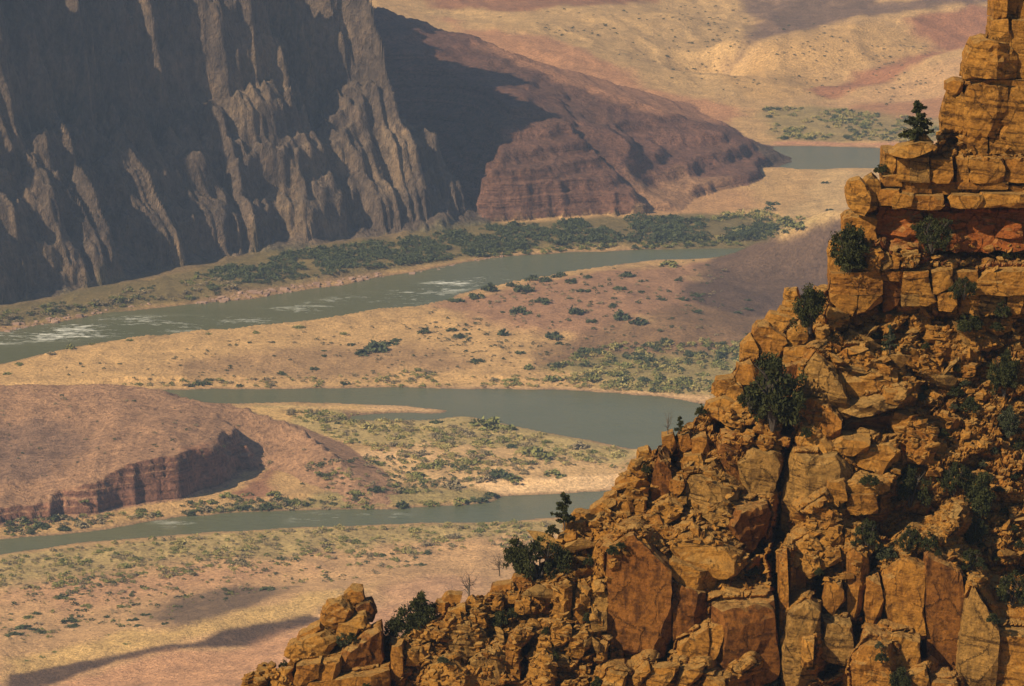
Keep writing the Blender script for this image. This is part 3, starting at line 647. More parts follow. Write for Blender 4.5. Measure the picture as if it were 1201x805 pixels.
# tower, course by course from the top
TY = 408.0
B([(1166, -60), (1163, 20), (1178, 22), (1185, -60)], Y=TY + 1.5, th=5, face=(-.4, 0), mat='y', lam=.5)
B([(1180, -80), (1178, 20), (1300, 24), (1300, -100)], Y=TY + 2.0, th=6, face=(-.1, 0), mat='y', lam=.6)
B([(1131, 91), (1134, 68), (1142, 50), (1156, 46), (1178, 50), (1192, 64), (1190, 91)], Y=TY - .4, th=5, face=(-.35, .15), mat='y', lam=.5, cuts=((.7, .1, 1.25),))
B([(1160, 50), (1163, 24), (1180, 22), (1186, 48)], Y=TY + 1.0, th=4, face=(-.4, .2), mat='y')
B([(1183, 92), (1182, 40), (1188, 22), (1300, 24), (1300, 92)], Y=TY + .9, th=6, face=(-.05, .05), mat='y', lam=.7)
B([(1133, 98), (1134, 91), (1300, 92), (1300, 99)], Y=TY + .4, th=4, mat='o')
B([(1110, 106), (1111, 98), (1119, 94), (1128, 95), (1126, 108), (1115, 109)], Y=TY + 1.2, th=2.5, face=(-.4, .3), mat='o')
B([(1104, 152), (1105, 132), (1112, 108), (1120, 110), (1119, 152)], Y=TY + 1.6, th=2.5, face=(-.4, 0), mat='y')
B([(1119, 154), (1121, 116), (1128, 108), (1131, 112), (1129, 155)], Y=TY + .9, th=2.2, face=(-.5, 0), mat='y')
B([(1129, 157), (1131, 116), (1137, 98), (1141, 98), (1139, 157)], Y=TY + .3, th=2.2, face=(-.6, 0), mat='y')
B([(1137, 157), (1140, 99), (1180, 98), (1178, 130), (1170, 156)], Y=TY - .3, th=5, face=(-.12, .03), mat='y', lam=.8, cuts=((.6, -.3, 1.2),))
B([(1171, 157), (1180, 120), (1182, 98), (1300, 98), (1300, 156)], Y=TY + .15, th=5, face=(0, .05), mat='y', lam=.8)
for x0, x1, yo in ((1124, 1136, .6), (1137, 1156, .1), (1160, 1178, .2), (1179, 1215, -.1), (1216, 1300, .2)):
    B([(x0, 178), (x0, 158), (x1, 158), (x1, 177)], Y=TY + yo, th=3.5, mat='y', rough=.1)
B([(1120, 160), (1122, 156), (1300, 156), (1300, 178)], Y=TY + 2.0, th=3, mat='o')
# shelf course with its joints
for x0, x1, y0, y1, yo, m in ((1036, 1050, 178, 203, .6, 'y'), (1051, 1066, 184, 209, 0, 'y'), (1066, 1088, 184, 211, -.3, 'g'), (1089, 1116, 186, 212, -.2, 'y'), (1121, 1134, 186, 211, .2, 'y'), (1135, 1176, 185, 211, -.1, 'y'), (1177, 1222, 184, 211, .1, 'o'), (1223, 1300, 183, 211, 0, 'y')):
    B([(x0, y1), (x0 + 1, y0), (x1 - 1, y0), (x1, y1)], Y=TY - 2.0 + yo, th=4.5, face=(-.1, .1), mat=m, rough=.09)
B([(1050, 205), (1052, 180), (1300, 180), (1300, 215)], Y=TY + .3, th=4, mat='o')
for x0, x1, y0, y1, yo in ((1035, 1056, 204, 216, .2), (1055, 1090, 211, 224, .4), (1088, 1122, 212, 226, .9), (1121, 1180, 211, 220, .3), (1150, 1230, 216, 228, .7), (1220, 1300, 211, 226, .4)):
    B([(x0, y1), (x0, y0), (x1, y0), (x1, y1)], Y=TY - 2.2 + yo, th=3.5, face=(0, .1), mat='o', lam=.3, rough=.1)
for x0, x1, y0, y1, yo in ((1029, 1053, 221, 238, -.1), (1044, 1070, 226, 242, -.5), (1069, 1105, 228, 243, -.3), (1114, 1150, 228, 241, -.5), (1148, 1205, 226, 241, -.6), (1200, 1300, 224, 241, -.4)):
    B([(x0 + 2, y1), (x0, (y0 + y1) / 2), (x0 + 4, y0), (x1, y0), (x1, y1)], Y=TY - 2.8 + yo, th=4.0, face=(-.15, .15), mat='o' if yo > -.4 else 'y', lam=.35, rough=.1)
B([(1030, 246), (1034, 236), (1300, 236), (1300, 248)], Y=TY + .2, th=3, mat='r')
# red shale band under the overhang
B([(1024, 264), (1034, 244), (1076, 246), (1086, 262), (1080, 274), (1030, 270)], Y=TY - 1.8, th=4, face=(-.15, .4), mat='r', lam=.35, rough=.14)
B([(1025, 287), (1026, 268), (1085, 270), (1090, 292), (1030, 292)], Y=TY - 1.9, th=4, face=(-.1, .15), mat='r', lam=.3, rough=.14)
B([(1084, 292), (1090, 250), (1150, 247), (1152, 291)], Y=TY - 1.0, th=4, face=(0, .3), mat='r', lam=.4, rough=.14)
B([(1146, 290), (1148, 248), (1210, 246), (1210, 288)], Y=TY - 1.2, th=4, face=(-.1, .35), mat='r', lam=.4, rough=.16)
B([(1170, 276), (1180, 258), (1195, 262), (1198, 280)], Y=TY - 2.0, th=3, face=(-.3, .3), mat='r', rough=.12)
B([(1205, 290), (1205, 246), (1300, 246), (1300, 290)], Y=TY - 1.1, th=4, face=(0, .3), mat='r', lam=.4, rough=.14)
B([(989, 257), (1000, 252), (1026, 254), (1025, 284), (1005, 286), (990, 274)], Y=TY - 2.6, th=4, face=(-.2, .1), mat='o', rough=.08)
B([(973, 300), (976, 289), (990, 274), (1003, 284), (1002, 318), (974, 320)], Y=TY - 3.4, th=3.5, face=(-.6, .2), mat='y', rough=.08)
# course below the rubble ledge
B([(974, 342), (975, 319), (1031, 315), (1034, 343)], Y=TY - 5.2, th=5, face=(-.05, .05), mat='o', rough=.05, lam=.5)
B([(974, 343), (1004, 344), (1003, 357), (997, 369), (975, 353)], Y=TY - 5.1, th=4, face=(-.1, -.1), mat='y', rough=.05)
B([(1004, 344), (1034, 343), (1034, 353), (1016, 363), (1003, 368)], Y=TY - 5.1, th=4, face=(.05, -.1), mat='y', rough=.05, cuts=((.9, -.9, 1.1),))
B([(971, 372), (974, 363), (994, 370), (984, 381), (974, 380)], Y=TY - 5.5, th=2.5, face=(-.2, .4), mat='y')
B([(1034, 326), (1035, 316), (1058, 315), (1057, 327)], Y=TY - 4.6, th=4, mat='o')
B([(1035, 345), (1035, 326), (1056, 326), (1056, 344)], Y=TY - 4.0, th=4, mat='v')
B([(1036, 364), (1036, 345), (1055, 344), (1050, 356)], Y=TY - 3.9, th=4, mat='v')
B([(1057, 343), (1058, 321), (1086, 319), (1091, 340), (1076, 344)], Y=TY - 4.9, th=4, face=(-.05, 0), mat='y')
B([(1059, 324), (1060, 317), (1087, 316), (1086, 322)], Y=TY - 5.0, th=4, mat='o')
B([(1058, 356), (1058, 345), (1076, 344), (1078, 356)], Y=TY - 5.0, th=3, mat='g'); B([(1078, 355), (1078, 344), (1092, 342), (1097, 352), (1085, 356)], Y=TY - 5.1, th=3, mat='y')
B([(1092, 340), (1092, 317), (1116, 314), (1117, 335), (1098, 341)], Y=TY - 4.9, th=4, mat='y', rough=.1)
B([(1100, 361), (1098, 343), (1120, 340), (1121, 362)], Y=TY - 5.0, th=4, face=(-.2, .2), mat='y')
B([(1118, 342), (1118, 318), (1146, 316), (1144, 343)], Y=TY - 4.2, th=4, mat='o')
B([(1143, 343), (1146, 326), (1158, 317), (1205, 315), (1207, 342)], Y=TY - 4.9, th=4.5, face=(-.1, .12), mat='y', lam=.5)
B([(1200, 343), (1202, 315), (1300, 314), (1300, 342)], Y=TY - 4.7, th=4.5, mat='o', lam=.5)
for x0, x1, m in ((1124, 1146, 'y'), (1147, 1178, 'g'), (1179, 1199, 'y'), (1200, 1300, 'o')): B([(x0, 366), (x0 + 2, 345), (x1, 344), (x1, 365)], Y=TY - 4.6 + .4 * (x0 % 3), th=4, face=(-.1, .15), mat=m, rough=.1)
# left shoulder
for poly, dy, th, face, m in (
    ([(921, 350), (923, 342), (934, 340), (938, 352), (926, 357)], .5, 2, (-.3, .2), 'y'), ([(957, 352), (958, 341), (972, 340), (974, 358), (962, 363)], .6, 2.5, (-.2, .2), 'y'),
    ([(918, 364), (923, 353), (940, 354), (942, 364)], .6, 2, (-.2, .4), 'y'), ([(909, 374), (917, 362), (937, 361), (937, 372), (920, 376)], 1.0, 2.2, (-.2, .4), 'y'),
    ([(896, 384), (905, 369), (933, 373), (931, 388), (908, 388)], 1.3, 2.5, (-.3, .5), 'y'),
    ([(884, 412), (884, 388), (889, 382), (902, 382), (921, 392), (918, 414), (892, 420)], 2.2, 3.5, (-.2, .25), 'o'),
    ([(920, 404), (925, 390), (938, 380), (945, 386), (946, 399), (936, 406)], 2.4, 2.5, (-.2, .35), 'y'),
    ([(918, 425), (921, 407), (948, 407), (953, 415), (940, 424)], 2.4, 2.5, (-.1, .6), 'y'),
    ([(917, 470), (918, 422), (936, 418), (952, 420), (950, 452), (932, 470)], 1.8, 3.5, (-.05, -.05), 'v'),
    ([(870, 426), (871, 406), (881, 395), (889, 410), (889, 432), (878, 428)], 1.5, 2.5, (-.4, .1), 'y'),
    ([(863, 450), (867, 430), (880, 424), (892, 440), (888, 460), (868, 456)], 1.8, 2.5, (-.3, .3), 'o'),
    ([(836, 462), (842, 446), (860, 443), (864, 454), (850, 468)], 1.2, 2.2, (-.3, .3), 'o'), ([(850, 470), (852, 456), (866, 450), (876, 458), (868, 470)], 1.6, 2, (-.3, .5), 'y'),
    ([(956, 402), (959, 388), (972, 386), (975, 398), (966, 405)], 2.0, 2, (-.3, .4), 'y'),
    ([(828, 486), (832, 474), (850, 467), (864, 472), (858, 488), (842, 490)], 1.9, 2.5, (-.3, .5), 'y'),
    ([(844, 492), (858, 476), (880, 470), (895, 481), (886, 493), (862, 497)], 2.6, 3.2, (-.1, .55), 'y'),
    ([(845, 520), (848, 508), (864, 506), (886, 522), (890, 533), (868, 532)], 1.8, 2.5, (.2, .3), 'v'),
    ([(842, 532), (843, 520), (866, 531), (872, 548), (870, 562), (854, 556)], 1.7, 3, (.1, 0), 'v'),
    ([(868, 562), (867, 541), (884, 528), (915, 531), (918, 546), (908, 572), (900, 592), (882, 578)], 2.1, 4, (-.15, .1), 'g'),
    ([(888, 520), (893, 512), (907, 514), (905, 524), (894, 527)], 2.8, 1.6, (-.2, .5), 'y'), ([(864, 519), (876, 507), (884, 508), (882, 516), (870, 522)], 2.6, 1.5, (-.3, .5), 'y'),
    ([(894, 508), (899, 503), (916, 504), (908, 512)], 2.7, 1.5, (-.1, .6), 'y'), ([(912, 520), (918, 514), (926, 516), (924, 524)], 2.4, 1.5, (-.1, .4), 'o'),
    ([(778, 532), (777, 512), (789, 509), (793, 524), (788, 532)], 1.2, 2, (-.2, .2), 'o'), ([(794, 526), (796, 513), (808, 509), (811, 522), (803, 530)], 1.1, 2, (-.2, .2), 'o'),
    ([(812, 531), (811, 515), (827, 511), (832, 530), (820, 536)], 1.4, 2.5, (-.2, .2), 'o'), ([(748, 540), (750, 530), (760, 526), (764, 536), (756, 543)], .8, 2, (-.4, .3), 'y'), ([(738, 552), (742, 543), (756, 540), (758, 550), (746, 556)], .9, 2, (-.4, .3), 'y'),
    ([(762, 608), (766, 560), (773, 532), (785, 532), (787, 575), (780, 602), (772, 612)], 1.4, 3, (-.15, .05), 'v'), ([(785, 572), (787, 560), (800, 557), (802, 570), (793, 580)], 2.2, 2, (-.3, .1), 'o'),
    ([(799, 551), (804, 536), (822, 533), (826, 544), (812, 554)], 1.6, 2.2, (-.3, .5), 'y'), ([(816, 568), (820, 554), (838, 554), (847, 566), (836, 576), (822, 575)], 2.6, 2.5, (-.15, .4), 'y'),
    ([(720, 585), (724, 566), (738, 555), (748, 560), (738, 572)], .9, 2.4, (-.5, .3), 'o'), ([(738, 574), (740, 562), (755, 556), (760, 562), (750, 572)], 1.4, 2, (-.4, .4), 'y'), ([(732, 582), (736, 572), (758, 568), (760, 580), (745, 586)], 1.6, 2, (-.2, .3), 'y'),
    ([(690, 612), (694, 598), (708, 588), (716, 594), (714, 610), (700, 616)], 1.0, 2.2, (-.4, .3), 'o'), ([(706, 604), (710, 584), (722, 578), (724, 596), (716, 606)], 1.0, 2, (-.4, .1), 'o'),
    ([(718, 598), (724, 584), (738, 586), (744, 598), (732, 604)], 1.6, 2, (-.2, .2), 'o'), ([(718, 612), (720, 603), (736, 602), (738, 612)], 1.8, 2, (-.1, .4), 'o'), ([(745, 602), (746, 590), (756, 586), (758, 602), (752, 608)], 1.6, 2, (-.5, .1), 'y'),
    ([(668, 612), (676, 602), (694, 602), (696, 614), (680, 618)], .8, 2, (-.3, .4), 'y'), ([(690, 634), (690, 612), (712, 602), (718, 614), (712, 636), (700, 640)], 1.6, 3, (-.2, .25), 'y'), ([(662, 624), (664, 614), (686, 612), (688, 626), (674, 628)], 1.2, 2, (-.3, .4), 'o'),
    ([(655, 640), (658, 630), (676, 626), (690, 634), (680, 644)], 1.4, 2, (-.2, .5), 'y'), ([(640, 648), (644, 636), (662, 640), (664, 654), (648, 656)], 1.2, 2.2, (-.3, .3), 'o'), ([(716, 622), (720, 616), (738, 618), (736, 626)], 1.9, 1.6, (-.1, .6), 'y'),
    ([(764, 602), (768, 596), (784, 588), (800, 594), (796, 606), (776, 612)], 2.6, 2, (-.1, .5), 'y'), ([(748, 622), (752, 608), (770, 606), (792, 622), (796, 634), (770, 640), (752, 632)], 2.4, 2.6, (-.2, .45), 'o'),
    ([(796, 628), (800, 614), (812, 610), (818, 626), (810, 634)], 2.8, 2, (-.1, .3), 'v'), ([(756, 642), (762, 630), (774, 632), (776, 642)], 3.0, 1.6, (-.2, .4), 'y')):
    B(poly, dy, th, face, m, lam=.4 if m == 'g' else 0)
# big blocks of the middle
B([(804, 588), (810, 560), (824, 558), (852, 570), (866, 580), (868, 602), (850, 613), (836, 611), (820, 600)], 3.2, 4.5, (-.3, .15), 'g', lam=.45, cuts=((-.9, .1, 1.1),))
B([(852, 622), (864, 592), (900, 589), (902, 606), (896, 626), (880, 646), (862, 638)], 2.6, 4, (.45, -.25), 'v')
B([(786, 646), (800, 629), (822, 627), (868, 650), (877, 661), (868, 669), (845, 676), (800, 662)], 4.6, 3.2, (-.05, .75), 'y', lam=.8, rough=.045)
B([(784, 662), (790, 656), (846, 674), (852, 682), (838, 697), (800, 687), (786, 672)], 4.8, 3.5, (-.1, .25), 'y', lam=.6, rough=.045, cuts=((1.1, 0, 1.3),))
B([(711, 700), (713, 648), (735, 629), (744, 626), (787, 662), (787, 745), (776, 779), (736, 786), (712, 766)], 3.8, 5, (-.22, .12), 'v', lam=0, rough=.03, worn=160)
B([(730, 640), (742, 624), (790, 652), (786, 664), (770, 662)], 4.0, 3, (-.3, .6), 'y', lam=.5)
B([(788, 750), (788, 682), (826, 696), (830, 718), (816, 745), (802, 754)], 3.4, 4, (-.05, 0), 'v', rough=.04, cuts=((.9, 0, 1.2),))
B([(790, 785), (796, 755), (830, 735), (836, 790), (815, 800)], 3.0, 3.5, (-.1, .2), 'o')
B([(834, 709), (850, 690), (890, 699), (892, 706)], 4.2, 4, (0, 1.2), 'y')
B([(833, 770), (837, 707), (906, 703), (914, 790), (862, 812), (830, 808)], 3.2, 4.5, (.2, -.05), 'v', rough=.07)
B([(826, 760), (832, 735), (858, 728), (846, 750), (836, 775)], 4.0, 3, (-.3, .4), 'o')
for poly in ([(738, 797), (760, 779), (763, 788), (750, 803)], [(754, 806), (766, 784), (799, 780), (776, 804)], [(794, 803), (800, 788), (826, 781), (822, 793), (806, 806)], [(862, 786), (880, 774), (886, 778), (868, 789)], [(700, 812), (716, 790), (735, 792), (730, 812)], [(820, 815), (830, 796), (850, 800), (848, 815)]):
    B(poly, 5.2, 2, (-.3, .5), 'y', lam=.4)
# overhanging outcrop with the dark hollow
B([(941, 476), (947, 432), (958, 417), (976, 430), (992, 462), (1002, 480), (992, 487), (966, 468)], 4.6, 4, (-.55, .2), 'g', lam=.5)
B([(955, 432), (965, 412), (1002, 408), (1052, 436), (1058, 462), (1034, 474), (1000, 480), (974, 452)], 3.6, 4.5, (-.1, .75), 'y', lam=.5, rough=.1)
B([(988, 483), (1000, 472), (1034, 466), (1060, 456), (1062, 468), (1036, 478), (1008, 486)], 4.8, 4.5, (-.1, .2), 'g', lam=.3)
B([(1037, 470), (1040, 460), (1056, 458), (1059, 466), (1050, 473)], 5.4, 2.5, (0, .2), 'y')
B([(936, 484), (941, 472), (962, 468), (986, 488), (984, 515), (976, 519), (952, 498)], 3.8, 3.5, (-.5, .25), 'o', lam=.28)
B([(974, 512), (976, 490), (1052, 482), (1050, 512)], .4, 3, (.1, -.3), 'v')
B([(935, 520), (940, 500), (955, 500), (980, 522), (978, 534), (940, 536)], 3.6, 3.5, (-.3, .45), 'y', lam=.35)
B([(979, 520), (990, 514), (1020, 515), (1016, 528), (1002, 533), (988, 529)], 4.4, 3, (-.1, .5), 'y', lam=.4)
B([(1000, 545), (1008, 528), (1050, 520), (1055, 540), (1030, 552)], 3.4, 3, (-.1, .5), 'y', lam=.4)
B([(1046, 500), (1050, 483), (1072, 490), (1102, 505), (1096, 517), (1060, 516)], 3.2, 3.5, (-.3, .3), 'y', lam=.4)
B([(1062, 540), (1066, 508), (1085, 504), (1098, 520), (1092, 545)], 3.0, 3, (-.2, .3), 'o', lam=.5)
B([(919, 625), (922, 580), (935, 534), (982, 534), (990, 548), (1000, 552), (1000, 572), (984, 588), (958, 606), (935, 640)], 3.4, 5, (-.18, .02), 'g', lam=.35, rough=.05, cuts=((-1.2, 0, 1.3),))
B([(966, 590), (972, 566), (990, 563), (993, 584), (982, 592)], 4.6, 2.5, (-.2, .2), 'y'); B([(992, 586), (992, 566), (1010, 562), (1045, 562), (1042, 574), (1025, 580)], 4.4, 3, (-.1, .4), 'y', lam=.4)
B([(992, 602), (994, 578), (1028, 578), (1028, 600)], 4.0, 3, (0, .05), 'o')
B([(942, 600), (966, 584), (970, 588), (946, 604)], 5.4, 1.2, (-.2, .3), 'y', rough=.03)
# columns at lower right
B([(920, 662), (930, 640), (948, 630), (962, 636), (960, 652), (936, 664)], 4.6, 3.5, (-.3, .5), 'y', lam=.35)
B([(913, 770), (914, 655), (923, 648), (924, 720), (920, 770)], 3.8, 2.5, (-.5, 0), 'o')
B([(924, 700), (926, 662), (945, 658), (944, 690)], 3.0, 3, (0, 0), 'v')
B([(960, 640), (964, 620), (985, 618), (990, 632), (980, 645)], 4.4, 2.6, (-.2, .5), 'y', lam=.5); B([(945, 628), (950, 608), (968, 596), (984, 606), (976, 620)], 4.6, 2.5, (-.3, .5), 'o')
B([(938, 668), (944, 652), (960, 656), (962, 672), (950, 676)], 4.8, 2.2, (-.3, .4), 'y'); B([(958, 660), (964, 646), (984, 646), (986, 656), (970, 662)], 4.8, 2.2, (-.2, .5), 'y')
B([(919, 812), (918, 760), (926, 722), (946, 706), (962, 714), (962, 748), (956, 812)], 4.6, 4, (-.3, .05), 'g', lam=.3, cuts=((.9, -.2, 1.2),))
B([(941, 782), (943, 752), (955, 750), (953, 780)], 5.6, 2.2, (-.4, .1), 'y')
B([(964, 772), (966, 728), (984, 736), (997, 730), (999, 762), (986, 778)], 4.2, 3.5, (-.1, .1), 'g', lam=.35)
B([(966, 708), (970, 682), (986, 684), (990, 702), (974, 720)], 4.6, 3, (-.2, .3), 'o', lam=.4)
B([(990, 735), (993, 655), (1002, 643), (1019, 655), (1020, 672), (1010, 694), (1004, 735)], 4.4, 4, (-.25, .15), 'o', cuts=((1.2, 0, 1.1),))
B([(988, 652), (992, 622), (1006, 626), (1010, 645), (1002, 655)], 4.0, 2.6, (-.2, .4), 'y')
B([(1034, 695), (1038, 672), (1062, 652), (1083, 660), (1083, 742), (1062, 752), (1042, 738)], 4.4, 4.5, (-.2, .15), 'o', rough=.05, lam=.9)
B([(1058, 660), (1060, 640), (1072, 632), (1080, 640), (1078, 656)], 4.2, 3, (-.2, .3), 'y')
B([(1014, 715), (1016, 680), (1030, 676), (1036, 700), (1030, 735), (1018, 745)], 3.6, 3, (-.2, .1), 'o')
B([(1036, 772), (1040, 742), (1078, 750), (1078, 790), (1060, 800)], 4.6, 4, (-.1, .2), 'y', lam=.6)
B([(1085, 806), (1085, 652), (1096, 640), (1128, 666), (1131, 692), (1122, 806)], 4.8, 5, (-.1, .02), 'v', rough=.035, lam=.0)
B([(1084, 668), (1088, 640), (1100, 630), (1130, 655), (1128, 675), (1104, 668)], 5.4, 4, (-.1, .5), 'y', lam=.35)
B([(1098, 630), (1108, 622), (1122, 608), (1124, 614), (1108, 632)], 6.0, 2, (-.2, .7), 'y', rough=.04)
B([(1122, 830), (1125, 760), (1132, 710), (1142, 688), (1168, 735), (1162, 830)], 5.4, 5, (-.4, .15), 'g', lam=.8, rough=.05)
B([(1160, 830), (1166, 736), (1215, 742), (1300, 746), (1300, 830)], 5.0, 6, (.1, .12), 'y', lam=.8, rough=.05)
B([(1140, 700), (1148, 690), (1190, 715), (1260, 722), (1260, 745), (1168, 738)], 4.6, 4, (-.1, 1.0), 'o')
B([(1002, 830), (1001, 772), (1020, 750), (1046, 756), (1056, 792), (1042, 830)], 5.4, 4, (-.3, .25), 'o', rough=.12, lam=.5)
B([(1056, 812), (1060, 796), (1085, 785), (1090, 812)], 5.8, 3, (-.2, .6), 'y'); B([(1090, 815), (1094, 800), (1122, 800), (1122, 818)], 6.0, 3, (-.1, .8), 'y')
# laminated ribs on the talus slope
for poly, m in (([(1058, 412), (1064, 402), (1086, 420), (1113, 440), (1110, 449), (1088, 446), (1064, 428)], 'y'), ([(1082, 396), (1090, 382), (1120, 384), (1116, 396), (1096, 402)], 'y'), ([(1114, 440), (1116, 412), (1121, 386), (1142, 394), (1152, 424), (1132, 434)], 'y'), ([(1096, 416), (1098, 404), (1116, 402), (1114, 424)], 'o'),
                ([(1128, 442), (1130, 428), (1144, 426), (1142, 440)], 'o'), ([(1135, 400), (1142, 388), (1168, 396), (1176, 404), (1158, 410)], 'y'), ([(1064, 384), (1068, 368), (1090, 366), (1092, 376), (1080, 386)], 'y'), ([(1030, 385), (1036, 372), (1058, 366), (1060, 376), (1046, 388)], 'y'), ([(1150, 385), (1156, 372), (1182, 376), (1186, 386), (1166, 392)], 'y'),
                ([(1002, 452), (1004, 436), (1032, 434), (1038, 446), (1026, 458)], 'o'), ([(1018, 430), (1024, 416), (1033, 416), (1032, 432)], 'y'), ([(1085, 535), (1090, 520), (1108, 518), (1110, 532)], 'y'), ([(1086, 556), (1090, 540), (1104, 540), (1104, 556)], 'o'), ([(1100, 500), (1104, 486), (1124, 490), (1122, 502)], 'o')):
    B(poly, 1.7, 3, (-.15, .5), m, lam=.35)
# lower left outcrop and the blocks beside it
for poly, dy, th, face, m in (
    ([(404, 706), (404, 698), (412, 691), (424, 692), (427, 704), (414, 710)], 1.2, 2.2, (-.2, .3), 'o'), ([(416, 720), (420, 706), (434, 706), (440, 718), (436, 728)], 1.0, 2.2, (0, .1), 'v'), ([(373, 740), (378, 724), (386, 711), (400, 706), (414, 716), (412, 728), (396, 742)], 2.0, 3, (-.3, .5), 'o'),
    ([(346, 757), (352, 744), (374, 732), (380, 740), (364, 752)], 1.6, 2, (-.4, .5), 'o'), ([(334, 768), (340, 758), (380, 742), (396, 752), (382, 768), (354, 775)], 2.4, 3, (-.3, .55), 'y'), ([(346, 800), (350, 780), (376, 774), (372, 793), (354, 802)], 2.8, 2.8, (-.25, .3), 'o'),
    ([(372, 796), (378, 775), (398, 773), (398, 786), (386, 802)], 2.8, 2.8, (-.3, .3), 'o'), ([(394, 744), (400, 730), (426, 722), (432, 730), (412, 748)], 2.0, 2.2, (-.2, .6), 'y'), ([(398, 790), (398, 764), (418, 750), (446, 734), (450, 772), (432, 794), (412, 796)], 2.0, 4, (.35, -.1), 'v'),
    ([(346, 835), (348, 800), (396, 794), (455, 786), (456, 835)], 2.2, 4, (-.1, .2), 'o'), ([(282, 812), (288, 796), (304, 790), (314, 800), (308, 814)], 1.0, 2, (-.3, .4), 'y'), ([(300, 796), (304, 784), (318, 784), (320, 796)], .8, 2, (-.3, .3), 'y'), ([(318, 806), (322, 790), (340, 786), (344, 802), (330, 812)], 1.4, 2, (-.3, .5), 'y'),
    ([(521, 748), (524, 732), (545, 727), (566, 735), (572, 748), (556, 767), (540, 767), (527, 757)], 2.6, 3.5, (-.2, .1), 'g'), ([(522, 730), (527, 718), (545, 709), (547, 733), (532, 732)], 2.8, 2, (-.2, .4), 'y'), ([(547, 731), (550, 721), (564, 719), (572, 732), (561, 739)], 2.8, 2, (-.1, .4), 'y'), ([(547, 712), (554, 701), (566, 711), (564, 719), (551, 717)], 2.0, 1.8, (-.1, .5), 'y'),
    ([(519, 706), (526, 697), (541, 698), (537, 710), (526, 711)], 1.2, 2, (-.2, .3), 'o'), ([(509, 716), (514, 707), (526, 706), (526, 718)], 1.2, 2, (-.3, .3), 'o'), ([(550, 812), (552, 776), (562, 766), (586, 757), (592, 766), (592, 800), (578, 812)], 2.6, 4, (-.15, .1), 'g'), ([(592, 808), (592, 760), (598, 748), (608, 746), (612, 800)], 2.6, 3.5, (-.2, 0), 'o'),
    ([(618, 800), (622, 775), (640, 762), (652, 780), (648, 812)], 3.0, 3, (-.2, .4), 'y'), ([(646, 738), (650, 692), (661, 682), (671, 692), (668, 734), (656, 738)], 2.8, 3, (-.45, .05), 'y'), ([(672, 728), (675, 696), (691, 690), (694, 722), (684, 730)], 2.4, 2.5, (-.1, .1), 'o'), ([(692, 720), (696, 690), (711, 682), (713, 718)], 2.8, 2.5, (-.1, .1), 'g'), ([(694, 740), (693, 722), (711, 720), (712, 738)], 2.9, 2.2, (-.1, .1), 'g'),
    ([(700, 775), (701, 758), (712, 756), (712, 774)], 3.0, 2, (-.1, .2), 'y'), ([(646, 752), (648, 736), (668, 734), (670, 748), (658, 756)], 3.2, 2, (-.2, .4), 'y'), ([(664, 766), (670, 748), (688, 742), (690, 758), (680, 770)], 3.0, 2, (-.2, .4), 'y'), ([(458, 800), (460, 760), (472, 755), (474, 790)], 2.0, 2.4, (-.3, .1), 'o'), ([(476, 780), (478, 764), (492, 762), (492, 780)], 2.0, 2, (-.2, .3), 'y'),
    ([(496, 800), (504, 782), (530, 776), (552, 788), (548, 806)], 3.0, 2.4, (-.2, .6), 'y'), ([(498, 748), (502, 738), (512, 738), (514, 748)], 2.0, 1.6, (-.2, .3), 'o'), ([(600, 690), (604, 676), (622, 676), (626, 690)], 1.2, 2, (-.2, .3), 'o'), ([(626, 706), (630, 690), (648, 684), (650, 700), (640, 710)], 2.0, 2, (-.3, .3), 'o'), ([(575, 700), (580, 688), (600, 684), (602, 696), (590, 704)], 1.2, 2, (-.2, .4), 'o'),
    ([(604, 720), (606, 706), (620, 704), (622, 718)], 2.2, 1.8, (-.2, .4), 'y'), ([(577, 716), (581, 698), (590, 706), (590, 714)], 1.9, 1.8, (-.2, .4), 'y'), ([(596, 706), (598, 698), (618, 698), (618, 706)], 2.0, 1.8, (-.1, .5), 'y'), ([(600, 752), (604, 742), (620, 738), (624, 746), (614, 756)], 2.6, 2, (-.2, .5), 'y'), ([(630, 762), (634, 748), (646, 752), (648, 764)], 2.8, 1.8, (-.2, .4), 'y')):
    B(poly, dy, th, face, m, lam=.3 if m == 'g' else 0)

# loose boulders that stand on the ridge: things of their own
hb = bpy.data.objects.new('balanced_boulder', None); C.objects.link(hb); hb.location = at(1012, 249, TY - 2.0)
tag(hb, 'tall heart-shaped yellow boulder balanced on the cliff edge below the tower', 'boulder')
for poly, dy, m, f in (([(993, 224), (998, 213), (1008, 210), (1017, 218), (1020, 238), (1012, 250), (1002, 248), (995, 240)], 0, 'y', (-.4, .1)), ([(1012, 222), (1016, 210), (1023, 206), (1030, 213), (1032, 226), (1026, 242), (1016, 248)], .7, 'y', (.3, .1))):
    o = block(poly, Y=TY - 3.4 + dy, th=2.4, face=f, mat=m, rough=.05, name='lobe', parent=None)
    o.parent = hb; o.location = o.location - hb.location
def boulder(poly, Y, label, th=2.0, face=(-.2, .4), mat='y', **kw):
    o = block(poly, Y=Y, th=th, face=face, mat=mat, name='boulder', parent=None, **kw); return tag(o, label, 'boulder')
boulder([(1045, 180), (1056, 172), (1078, 167), (1094, 168), (1092, 174), (1068, 182), (1050, 183)], TY - 3.0, 'flat yellow slab lying on the ledge under the lone pine', 3.0, (-.1, .6))
boulder([(1066, 171), (1076, 161), (1083, 157), (1091, 166), (1086, 171)], TY - 1.2, 'pointed pale boulder behind the flat slab beside the lone pine', 1.6)
boulder([(1014, 316), (1017, 300), (1032, 291), (1036, 298), (1030, 316)], TY - 5.0, 'angular pale boulder leaning at the left end of the rubble ledge', 1.6, (-.5, .2))
boulder([(1030, 314), (1033, 296), (1042, 298), (1046, 311), (1038, 316)], TY - 4.8, 'blocky boulder with a dark right side on the rubble ledge', 1.6, (-.2, .2), 'g')
